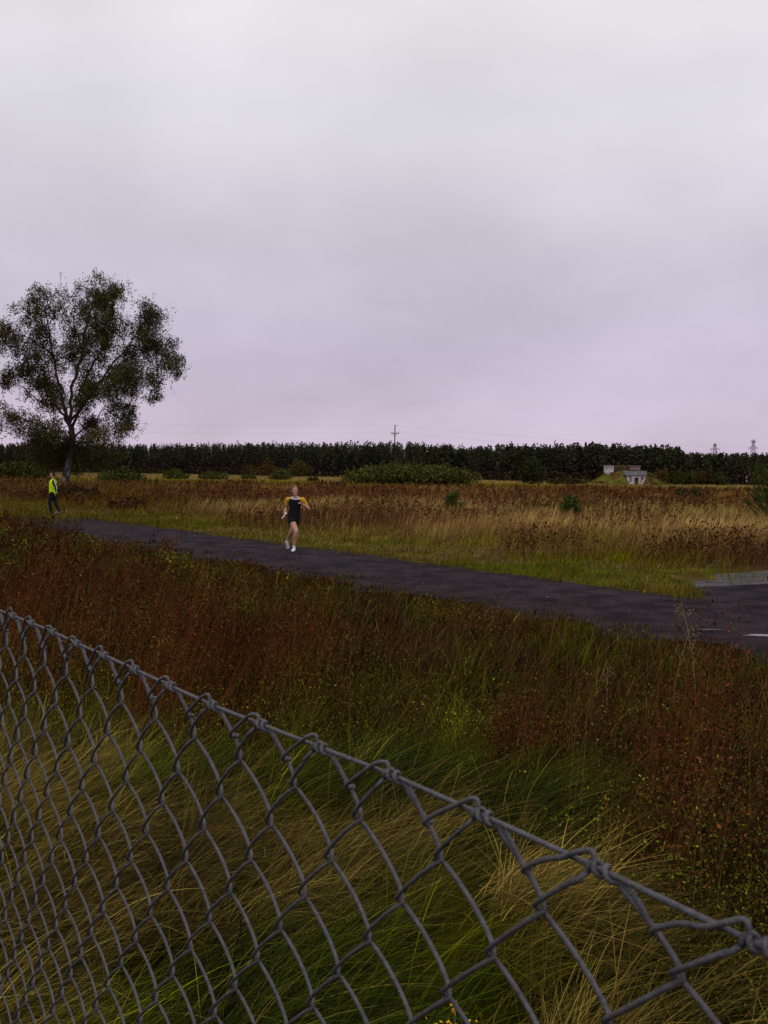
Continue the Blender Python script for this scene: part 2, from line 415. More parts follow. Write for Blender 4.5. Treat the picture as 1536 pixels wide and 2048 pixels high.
def jit(c, s=.25):
    return np.clip(c*np.exp(rng.normal(size=(len(c), 1))*s)*(1+rng.normal(size=(len(c), 3))*.06), .002, .9)
def polar(n, y0, y1, k=.60):
    y = np.exp(rng.uniform(math.log(y0), math.log(y1), n)); x = rng.uniform(-k, k, n)*y
    return x, y
M_GRASS = mat('dry_grass', None, .9, .06); M_WEED = mat('dead_weed', None, .95, .03); M_LEAF = mat('foliage', None, .85, .08)

def veg(name, parts, m, label, cat, kind='stuff', k=1.0):
    V, Fq, C = join(parts); C = sat(C, k); o = npmesh(name, V, Fq, m, col=C); tag(o, label, cat, kind=kind); return o

# --- meadow beyond the path
def build_meadow():
    n = 190000; x, y = polar(n, 13, 300, .58); s = side(x, y)
    x = np.concatenate([x, ]); k = (s > -.12-.5*(fbm(x, y, 1.5, 2, 17) > .60)) | ((along(x, y) < -20) & (s > -PW-.5)); k &= ~(on_road(x, y) & (s < -.7)); k &= ~inpoly(x, y, R2)
    sl = inpoly(x, y, SLAB) | inpoly(x, y, SLAB2)
    k &= ~(sl & (rng.random(n) < .86))
    k &= (rng.random(n) < sstep(0, .8, s)*.6+.4)
    x, y, s = x[k], y[k], s[k]; n = len(x)
    P = np.stack([x, y, gh(x, y)-.01], 1)
    c = jit(meadow_col(x, y), .28)
    bxm = at(1272, 970, 200).x; ht = (1-.7*((np.abs(x-bxm) < 7) & (y > 150) & (y < 203)))*(.10 + .45*np.maximum(sstep(1.2, 7, s), .5*(s < 0))*(1-.55*sstep(130, 175, y))) * rng.uniform(.6, 1.25, n) * (.75+.5*fbm(x, y, .3, 2, 6))
    wd = np.maximum(.006, y*.00075)*rng.uniform(.7, 1.5, n)
    wind = rng.normal(.3, .8, n)
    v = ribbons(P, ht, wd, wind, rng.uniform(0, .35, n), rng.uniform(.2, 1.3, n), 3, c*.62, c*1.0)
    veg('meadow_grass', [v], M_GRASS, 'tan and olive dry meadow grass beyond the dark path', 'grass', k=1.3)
    n = 150000; y = np.exp(rng.uniform(math.log(13), math.log(48), n)); x = rng.uniform(-.6, .58, n)*y; s = side(x, y)
    k = (s > -.25*(fbm(x, y, 2, 2, 20) > .5)) & (s < 5.5) & ~inpoly(x, y, R2) & ~((inpoly(x, y, SLAB) | inpoly(x, y, SLAB2)) & (rng.random(n) < .93)); k &= ~on_road(x, y) | (s > -.3)
    x, y, s = x[k], y[k], s[k]; n = len(x); nn = fbm(x, y, .8, 3, 22)
    c = mixc(mixc(GREEN*.88, OLIVE*.9, sstep(.38, .50, nn)), TAN*.62, sstep(.50, .62, nn)*.85); c = mixc(c, BROWN*1.2, (rng.random(n) < .22)*.85); c = c*(.55+.8*fbm(x, y, 2.2, 2, 24))[:, None]; c = jit(c, .35)
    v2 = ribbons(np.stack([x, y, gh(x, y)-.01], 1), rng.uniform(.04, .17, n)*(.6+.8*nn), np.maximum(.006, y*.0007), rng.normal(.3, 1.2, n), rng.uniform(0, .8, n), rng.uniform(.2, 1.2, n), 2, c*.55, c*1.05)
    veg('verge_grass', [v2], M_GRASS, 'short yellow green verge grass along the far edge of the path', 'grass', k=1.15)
    n = 4500; t = rng.uniform(-24, 14, n); w = np.where(rng.random(n) < .65, rng.beta(.6, 2.5, n)*np.where(rng.random(n) < .5, 1, 0), rng.random(n)); w = np.where(rng.random(n) < .5, w, 1-w)
    x = A[0]+D[0]*t+Nn[0]*PW*w; y = A[1]+D[1]*t+Nn[1]*PW*w; c = jit(mixc(TAN*.5, RUST*.8, rng.random(n)), .45)
    lq = leaves(np.stack([x, y, .022+rng.random(n)*.012], 1), rng.uniform(.012, .035, n), c*.75, .6, 0)
    veg('leaf_litter', [lq], M_WEED, 'fallen leaves and grass scraps scattered on the dark path', 'litter')
    # dark docks and dead stalks in clumps
    n = 34000; x, y = polar(n, 17, 130, .58); s = side(x, y)
    d = fbm(x*.8, y, .22, 4, 21)
    band = np.maximum.reduce([sstep(52, 58, y)*sstep(80, 70, y)*.13, sstep(24, 28, y)*sstep(40, 34, y)*.035, sstep(-.25, -.4, x/y)*.08])
    k = (s > 2.5) & (rng.random(n) < sstep(.585, .67, d+band)*.9) & ~inpoly(x, y, R2)
    x, y = x[k], y[k]; n = len(x); P = np.stack([x, y, gh(x, y)], 1)
    ht = rng.uniform(.45, .95, n); c = jit(mixc(RED*.5, BROWN*.9, rng.random(n)), .25)
    az = rng.normal(.3, .9, n); ln = rng.uniform(0, .2, n)
    st = ribbons(P, ht, np.maximum(.01, y*.0006), az, ln, rng.uniform(0, .3, n), 2, c, c)
    m = 9; b = np.repeat(np.arange(n), m); t = rng.uniform(.35, 1.0, n*m)
    Q = P[b] + np.stack([rng.normal(size=n*m)*.05, rng.normal(size=n*m)*.05, ht[b]*t], 1)
    Q[:, 0] += np.cos(az[b])*ht[b]*t*np.sin(ln[b]); 
    lv = leaves(Q, np.maximum(.07, y[b]*.0021)*rng.uniform(.6, 1.5, n*m), jit(c[b]), .55)
    veg('dock_stalks', [st, lv], M_WEED, 'dark brown seeded dock stalks standing in clumps in the meadow', 'weeds', k=1.2)
build_meadow()

# --- rank growth between the path and the fence
def build_near():
    # fine undergrowth
    n = 170000; x, y = polar(n, 2.2, 48, .62); s = side(x, y)
    k = (s < -PW+.1+.9*sstep(.5, .75, fbm(x, y, 1.2, 2, 18))) & ~inpoly(x, y, R2)
    k &= rng.random(n) > .72*inlie(x, y)
    # keep to the far side of the fence line
    k &= (x + .40)*.815 + (y-1.076)*.58 > .25
    x, y, s = x[k], y[k], s[k]; n = len(x); P = np.stack([x, y, gh(x, y)-.01], 1)
    g = sstep(-PW, -PW-2.2, s)
    c = near_col(x, y); li = inlie(x, y)
    c = mixc(c, STRAW*.30, (rng.random(n) < .16)*.8)
    c = jit(c*.8, .6)
    ht = (.12+.26*g)*rng.uniform(.45, 1.3, n)*(1-.6*li)*(.4+1.1*fbm(x, y, 1.0, 2, 44))
    wd = np.maximum(.0035, y*.00085)*rng.uniform(.6, 1.5, n)
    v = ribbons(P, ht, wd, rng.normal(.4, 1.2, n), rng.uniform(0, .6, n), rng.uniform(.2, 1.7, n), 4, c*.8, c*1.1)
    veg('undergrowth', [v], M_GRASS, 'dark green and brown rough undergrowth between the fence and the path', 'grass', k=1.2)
    # dead rust-brown weeds
    n = 50000; x, y = polar(n, 3.0, 46, .6); s = side(x, y)
    den = fbm(x, y, .75, 3, 31)*.5+.22 + .22*stands(RS, x, y) - .28*stands(GR, x, y); li = inlie(x, y)
    k = (s < -PW-.35) & ~inpoly(x, y, R2) & (li < .35) & (rng.random(n) < sstep(.44, .58, den)*.95+.04)
    k &= (x + .40)*.815 + (y-1.076)*.58 > .5
    k &= ~((x/y > .17) & (s > -PW-1.6) & (rng.random(n) < .6))
    k &= rng.random(n) < .18+.82*sstep(.40, .54, fbm(x, y, 1.7, 3, 37))
    x, y, s, den = x[k], y[k], s[k], den[k]; n = len(x); P = np.stack([x, y, gh(x, y)], 1)
    g = sstep(-PW, -PW-3.0, s); g = np.maximum(g, sstep(-PW+.1, -PW-.5, s)*sstep(-3, -7.5, along(x, y))*.9); g = np.maximum(g, .95*stands([(540,1125,120,60), (1040,1230,110,60), (1340,1265,120,60), (800,1180,60,40), (1200,1250,60,40)], x, y))
    ht = (.22+.60*g)*rng.uniform(.5, 1.15, n)*(.50+.45*sstep(.38, .62, fbm(x, y, .6, 3, 33))+.6*stands(RS, x, y)-.3*stands(GR, x, y))
    rs_, dk_ = stands(RS, x, y), stands(DKS, x, y); c = jit(mixc(mixc(BROWN*.8, RUSTY*.95, np.clip(rs_*1.1+rng.normal(size=n)*.15+.12, 0, 1)), BROWN*.3, dk_*.9)*.82*(.35+1.3*fbm(x, y, 2.2, 3, 39))[:, None], .4)
    az = rng.normal(.2, .7, n); ln = rng.uniform(0, .35, n)
    st = ribbons(P, ht, np.maximum(.004, y*.0007), az, ln, rng.uniform(0, .5, n), 4, c, c*1.1)
    m = 20; b = np.repeat(np.arange(n), m); t = rng.uniform(.25, 1.0, n*m); th = ln[b]
    rr = ht[b]*t*np.sin(th+.1); sp = .09*(1.15-t)+.02
    Q = np.stack([x[b]+np.cos(az[b])*rr+rng.normal(size=n*m)*sp, y[b]+np.sin(az[b])*rr+rng.normal(size=n*m)*sp, P[b, 2]+ht[b]*t*np.cos(th)], 1)
    lv = leaves(Q, np.maximum(.022, y[b]*.0024)*rng.uniform(.4, 1.7, n*m), jit(c[b]*.8, .28), .45, .7)
    veg('dead_weeds', [st, lv], M_WEED, 'rust brown dead weeds standing between the fence and the path', 'weeds', k=1.25)
    # fine side branches on the nearer weeds, pale stems
    n = 5200; x, y = polar(n, 3.2, 20, .6); s = side(x, y); li = inlie(x, y)
    k = (s < -PW-.8) & (li < .6) & ~inpoly(x, y, R2); x, y = x[k], y[k]; n = len(x); P = np.stack([x, y, gh(x, y)], 1)
    c = jit(mixc(STRAW*.20, RUST*.6, rng.random(n)), .3); ht = rng.uniform(.5, 1.05, n)*sstep(-PW, -PW-3, side(x, y))
    v = ribbons(P, ht, np.maximum(.003, y*.0006), rng.normal(.3, .9, n), rng.uniform(0, .45, n), rng.uniform(0, .8, n), 5, c, c)
    veg('dry_stems', [v], M_WEED, 'pale bare grass stems poking out of the dead weeds', 'weeds', k=1.2)
    # small green leafy herbs
    n = 26000; x, y = polar(n, 3.0, 30, .6); s = side(x, y); li = inlie(x, y)
    den = fbm(x, y, .9, 3, 51)*.6+.17 + .30*stands(GR, x, y) + .05*sstep(.8, 2.2, x)*sstep(10, 6, y) - .2*stands(DKS, x, y)
    k = (s < -PW-.2) & (li < .85) & ~inpoly(x, y, R2) & (rng.random(n) < sstep(.42, .58, den)*(1-.7*li))
    x, y = x[k], y[k]; n = len(x); hh = rng.uniform(.15, .65, n)*(.25+.75*sstep(-PW, -PW-3, side(x, y)))
    m = 26; b = np.repeat(np.arange(n), m); t = rng.random(n*m)
    Q = np.stack([x[b]+rng.normal(size=n*m)*.07, y[b]+rng.normal(size=n*m)*.07, gh(x, y)[b]+hh[b]*t], 1)
    c = jit(mixc(mixc(GREEN*.62, OLIVE*.6, rng.random(n)), RUST*.5, (rng.random(n) < .2)*1.0)*(1-.65*stands(DKS, x, y))[:, None], .5)
    veg('green_herbs', [leaves(Q, np.maximum(.016, y[b]*.0019)*rng.uniform(.5, 1.4, n*m), jit(c[b], .35), .5, .2)], M_LEAF,
        'small leafy green herbs growing among the dead weeds', 'plants', k=1.1)
    # long grass lying flat: tussocks combed by the wind
    n = 1500; x = rng.uniform(-5.5, 4.5, n); y = rng.uniform(2.0, 9.2, n)
    k = (inlie(x, y) > .5*rng.random(n)+.2) & ((x + .40)*.815 + (y-1.076)*.58 > .25); x, y = x[k], y[k]; n = len(x)
    m = 125; b = np.repeat(np.arange(n), m); N_ = n*m
    flow = (fbm(x, y, .38, 2, 61)-.5)*3.2 + .05 + .85*sstep(4.6, 6.2, y)*sstep(1, -.5, x)
    spread = rng.uniform(.25, .75, n)
    bx = x[b]+rng.normal(size=N_)*.08; by = y[b]+rng.normal(size=N_)*.07
    az = flow[b] + rng.normal(size=n)[b]*.45 + rng.normal(size=N_)*spread[b]
    ln = rng.uniform(.6, 1.4, N_); cu = rng.uniform(.3, 1.1, N_)
    ht = rng.uniform(.22, .62, N_)*(.75+.5*rng.random(n))[b]
    tint = fbm(x, y, .8, 2, 71)
    base = mixc(OLIVE*.85, STRAW*.62, sstep(.46, .60, tint)); base = mixc(base, GREEN*.85, sstep(.56, .44, tint))
    base = base*.62*(.08+1.75*fbm(x, y, 1.7, 3, 73))[:, None]*rng.uniform(.5, 1.45, (n, 1)); c = jit(base[b]*.8, .55); dead = rng.random(N_) < (.02+.22*rng.random(n)**2)[b]; c[dead] = jit(np.tile(STRAW*.55, (dead.sum(), 1)), .3); low = rng.random(N_) < .35; c[low] *= .3  # patchy tone and randomly darkened blades put the mat's self-shadow into colour
    ht = np.minimum(ht, ht); over = np.maximum(0, ln+cu-1.75); cu = cu-over
    P = np.stack([bx, by, gh(bx, by)+rng.uniform(0, .16, N_)], 1)
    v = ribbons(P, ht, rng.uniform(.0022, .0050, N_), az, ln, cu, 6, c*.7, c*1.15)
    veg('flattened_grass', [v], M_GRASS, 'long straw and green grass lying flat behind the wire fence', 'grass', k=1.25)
build_near()

# ------------------------------------------------------------------ bushes and trees
def cloud_pts(n, blobs):
    """points spread in ellipsoid blobs (cx,cy,cz,rx,ry,rz), denser towards the rim"""
    B = np.array(blobs, float); w = B[:, 3]*B[:, 5]; w = w/w.sum(); i = rng.choice(len(B), n, p=w)
    d = rng.normal(size=(n, 3)); d /= np.linalg.norm(d, axis=1)[:, None]; r = rng.random(n)**.45*(1+rng.normal(size=n)*.10)
    return B[i, :3] + d*r[:, None]*B[i, 3:6], i
def bush(name, label, cat, px, base_py, top_py, w_px, color, n=1500, leaf=None, group=None, lumps=7, parts=('crown', 'stem'), depth=None, Y=None, rag=.35, ztop=None):
    b = gp(px, base_py) if Y is None else at(px, base_py, Y); Y = b.y; top = at(px, top_py, Y).z; w = w_px/F*Y; b.z = 0
    depth = depth or min(w, 6)
    root = empty(name, b); tag(root, label, cat, group)
    bl = []
    for k in range(lumps):
        u = rng.uniform(-1, 1); hh = top*(1-rag*rng.random())*(1-.35*u*u)
        bl.append((u*w*.36, rng.uniform(-.5, .5)*depth*.5, hh*.55, w*.5*rng.uniform(.28, .45)*(7/lumps)**.3, depth*.3, hh*.47))
    bl.append((0, 0, top*.3, w*.42, depth*.4, top*.3))
    n = int(n*2.2); P, i = cloud_pts(n, bl); P[:, 2] = np.clip(P[:, 2], .02, top*1.04)
    ns_ = max(12, n//70); sb = rng.choice(n, ns_); hi = P[:, 2] > .35*top; sh = rng.choice(np.where(hi)[0], ns_); L_ = top*rng.uniform(.12, .38, ns_); mv = rng.random(n) < .38; w_ = rng.integers(0, ns_, n)[mv]
    tt = rng.random(mv.sum()); P[mv] = P[sh][w_] + np.stack([rng.normal(size=mv.sum())*.02*top+tt*L_[w_]*.15, rng.normal(size=mv.sum())*.02*top, (tt-.35)*L_[w_]], 1); P[:, 2] = np.clip(P[:, 2], .02, top*1.1)
    s = (leaf or Y*.0035)*.62
    c = jit(np.tile(np.array([color])*(.9, .82, .55), (n, 1))*(rng.uniform(.75, 1.3, (len(bl), 1))[i]), .3)
    V, Fq, C = leaves(P, s*rng.uniform(.6, 1.5, n), c, .6, .3)
    npmesh(parts[0], V, Fq, M_LEAF, root, C)
    mb = MB()
    for k in range(5):
        q = bl[k % len(bl)]; mb.tube([(q[0]*.3, q[1]*.3, -.05), (q[0]*.6, q[1]*.6, q[2]*.5), (q[0], q[1], q[2])], [.012*w+.01, .01*w+.01, .006*w+.005], 5)
    mb.build(parts[1], M_BARK, root)
    return root
M_BARK = mat('dark_bark', (.06, .045, .035), .9, .1, noise=(.4, 3))
OL = (.075,.085,.022); DK = (.035,.045,.016); AU = (.12,.06,.02)
bush('willow_thicket', 'long low olive green thicket in the middle of the meadow edge, widest of the shrubs', 'thicket', 826, 973, 927, 318, (.075,.082,.022), 14000, .55, lumps=34, rag=.06, depth=14)
bush('bush', 'dark round bush standing between the long thicket and the bunker', 'bush', 1063, 970, 916, 64, DK, 2600, .5, lumps=6, rag=.15)
bush('bush', 'small dark and pale twin bush left of the long thicket', 'bush', 564, 961, 936, 54, (.07,.08,.025), 1300, .5, lumps=5)
bush('bush', 'low round bush on the pale strip right of the big birch', 'bush', 351, 960, 937, 66, (.06,.075,.02), 1300, .5, lumps=6)
bush('bush', 'low ragged bush third from the birch on the pale strip', 'bush', 428, 961, 939, 66, (.07,.08,.025), 1300, .5, lumps=6)
bush('bush', 'wide green shrub directly right of the birch trunk', 'bush', 240, 966, 934, 105, (.06,.075,.02), 2400, .5, lumps=9)
bush('bush', 'wide olive shrub mass at the left edge of the meadow', 'bush', 30, 962, 920, 175, (.055,.065,.018), 3600, .5, lumps=12)
bush('bush', 'tiny low shrub beside the twin bush left of the long thicket', 'bush', 628, 965, 951, 26, (.05,.05,.02), 500, .4, lumps=4)
bush('bush', 'tiny olive shrub on the pale strip midway to the twin bush', 'bush', 500, 960, 944, 36, (.07,.075,.025), 500, .4, lumps=4)
bush('bush', 'brown low bush just left of the bunker mound', 'bush', 1135, 970, 951, 78, (.06,.045,.02), 1500, .5, lumps=7)
bush('bush', 'low dark bush with rusty side in the meadow right of the bunker', 'bush', 1384, 1003, 972, 78, (.05,.045,.018), 2200, .22, lumps=8)
bush('bush', 'tangled dark bramble mound at the foot of the birch', 'bush', 150, 1003, 968, 150, (.055,.034,.018), 5200, .22, lumps=11, depth=3)
bush('bush', 'low dark brown bramble patch between the birch and the runner', 'bush', 262, 1020, 992, 90, (.07,.036,.02), 2200, .2, lumps=8, depth=2)
# autumn saplings in front of the wood
for k, (px, w, tp, c, lb) in enumerate(((1322, 34, 926, (.09,.07,.02), 'yellowing sapling at the right shoulder of the bunker mound'),
        (1350, 26, 936, (.05,.07,.02), 'green sapling second right of the bunker mound'), (1375, 30, 934, (.05,.065,.02), 'green sapling third right of the bunker mound'),
        (1410, 40, 930, (.06,.04,.015), 'brown sapling in front of the wood below the left pylon'), (1520, 50, 920, (.055,.065,.02), 'tall olive sapling at the right edge before the wood'),
        (520, 70, 912, (.085,.05,.018), 'rusty autumn tree in the wood edge left of the runner'), (600, 60, 915, (.075,.055,.018), 'brown leafy tree in the wood edge above the twin bush'),
        (1440, 34, 941, (.05,.06,.02), 'low green sapling left of the right marker post'))):
    bush('sapling', lb, 'small tree', px, 968 if px > 1000 else 958, tp, w, c, 900, .6, lumps=5, Y=205 if px > 1000 else 285, group='saplings along the wood edge')

# young pines
def pine(name, label, px, base_py, top_py, w_px, seed, n_wh=7, needles=34, group='young pines in the meadow'):
    r = np.random.default_rng(seed); b = gp(px, base_py); Hh = at(px, top_py, b.y).z - 0; w = w_px/F*b.y*.5
    b.z = float(gh(b.x, b.y))-.02; root = empty(name, b); tag(root, label, 'pine tree', group)
    tr = MB(); tr.tube([(0, 0, 0), (.01, 0, Hh*.5), (0, 0, Hh*.97)], [.035*Hh*.6, .02*Hh*.6, .006], 7); tr.build('trunk', M_BARK, root)
    br = MB(); Pn = []; Dn = []
    def shoot(p0, p1, dens):
        d = (p1-p0); L = d.length; d = d/L
        for _ in range(int(dens*L/.1)):
            t = r.random(); Pn.append(p0+d*L*t); e = Vector(r.normal(size=3)).normalized(); Dn.append((e*.8+d*.9).normalized())
    for i in range(n_wh):
        z = Hh*(.05+.60*i/(n_wh-1)); Lb = w*(1.0-.55*(i/(n_wh-1)))*1.05; nb = 5
        for k in range(nb):
            a = 2*math.pi*(k+r.random()*.6)/nb; L = Lb*r.uniform(.6, 1.2); up = .75+.7*i/n_wh
            p0 = Vector((0, 0, z)); p1 = p0+Vector((math.cos(a)*L*.65, math.sin(a)*L*.65, L*.25)); p2 = p0+Vector((math.cos(a)*L, math.sin(a)*L, L*(.25+up*.6)))
            br.tube([p0, p1, p2], [.012, .008, .004], 5); shoot(p0.lerp(p1, .3), p1, needles*.35); shoot(p1, p2, needles)
            for q in range(3):
                s_ = p0.lerp(p2, .35+.2*q); e = s_+Vector((math.cos(a+r.choice([-.9, .9]))*L*.3, math.sin(a+r.choice([-.9, .9]))*L*.3, L*.22)); shoot(s_, e, needles*.9)
    shoot(Vector((0, 0, Hh*.75)), Vector((0, 0, Hh)), needles*.6)
    br.build('branch_whorls', M_BARK, root)
    P = np.array([tuple(p) for p in Pn]); Dd = np.array([tuple(d) for d in Dn]); n = len(P)
    ln = r.uniform(.05, .09, n)[:, None]; e = np.cross(Dd, r.normal(size=(n, 3))); e /= np.linalg.norm(e, axis=1)[:, None]; wd = max(.006, b.y*.00022)
    V = np.stack([P-e*wd, P+e*wd, P+Dd*ln+e*wd*.4, P+Dd*ln-e*wd*.4], 1).reshape(-1, 3)
    c = jit(np.tile(np.array((.075,.110,.022)), (n, 1)), .3)
    npmesh('needles', V, np.arange(4*n).reshape(n, 4), M_LEAF, root, np.repeat(c, 4, 0))
    return root
pine('young_pine', 'young pine seedling in the tall grass right of the runner', 904, 1027, 979, 46, 1)
pine('young_pine', 'young dark green pine with tall leader nearer the bunker side', 1140, 1041, 985, 54, 2)
pine('young_pine', 'larger dark pine cut off by the right edge of the meadow', 1556, 1052, 925, 110, 3, 11, 40)

# the wood at the back: ragged pines, one mass
def build_forest():
    prof_x = [-300, 0, 300, 600, 800, 870, 935, 965, 1010, 1200, 1345, 1368, 1450, 1850]
    front = [380, 380, 380, 330, 300, 290, 290, 262, 250, 238, 230, 230, 222, 222]
    topo = [-45, -45, -47.5, -54, -58, -57, -50, -52, -57, -59, -57, -45, -45, -43]
    P = []; C = []; S = []
    T = 4600; tr = MB()
    px = rng.uniform(-280, 1820, T)
    for i in range(T):
        x_ = px[i]; fr = np.interp(x_, prof_x, front); to = np.interp(x_, prof_x, topo)
        row = rng.random()**1.15; Y = fr + row*75
        top_full = CAM_H + (-to)/F*(fr+22)
        h = top_full*rng.uniform(.86, 1.03)
        if rng.random() < .08: h *= 1.05
        X = (x_-W/2)/F*Y; cw = rng.uniform(1.2, 2.1); m = int(105 if row < .3 else 75)
        t = rng.random(m)**.7
        lo = .04 if row < .45 else .12
        z = h*(lo + (1-lo)*t); rad = cw*(1-((z/h)-lo)/(1-lo))**.55*(.8+.4*rng.random(m)) + .08
        a = rng.uniform(0, 2*math.pi, m); q = rng.random(m)**.5
        P.append(np.stack([X+np.cos(a)*rad*q, Y+np.sin(a)*rad*q, z - .25*q], 1))
        base = np.array((.026,.031,.012)) if rng.random() < .75 else np.array((.040,.034,.016))
        cc = base[None]*rng.uniform(.7, 1.4)*np.ones((m, 3)); low = z/h < .45; cc[low] = np.array((.035,.024,.018))*rng.uniform(.7, 1.2)
        C.append(cc); S.append(np.full(m, 1.05)*(1.25-.75*(z/h)))
        if row < .35: tr.tube([(X, Y, -.1), (X, Y, h*.8)], [.13, .05], 5, (.022,.018,.014))
    P = np.concatenate(P); C = jit(np.concatenate(C), .25); S = np.concatenate(S)*rng.uniform(.6, 1.3, len(P))
    v = leaves(P, S, C, .55)
    # low scrub under the front trees
    n = 26000; sx = rng.uniform(-280, 1820, n); fr = np.interp(sx, prof_x, front); Y = fr + rng.uniform(-2, 9, n)
    X = (sx-W/2)/F*Y; z = rng.random(n)**1.5*(1.2+2.2*fbm(sx*.02, sx*0, 1, 2))
    w = leaves(np.stack([X, Y, z], 1), rng.uniform(.4, 1.0, n), jit(mixc(np.array((.03,.032,.014)), np.array((.06,.032,.014)), rng.random(n)), .3), .6)
    TV = np.array(tr.V); TF = np.array([f for f in tr.F if len(f) == 4]); tv = (TV, TF, np.array(tr.C))
    veg('pine_wood', [v, w, tv], M_LEAF, 'dark pine wood closing the far side of the meadow', 'woodland')
build_forest()

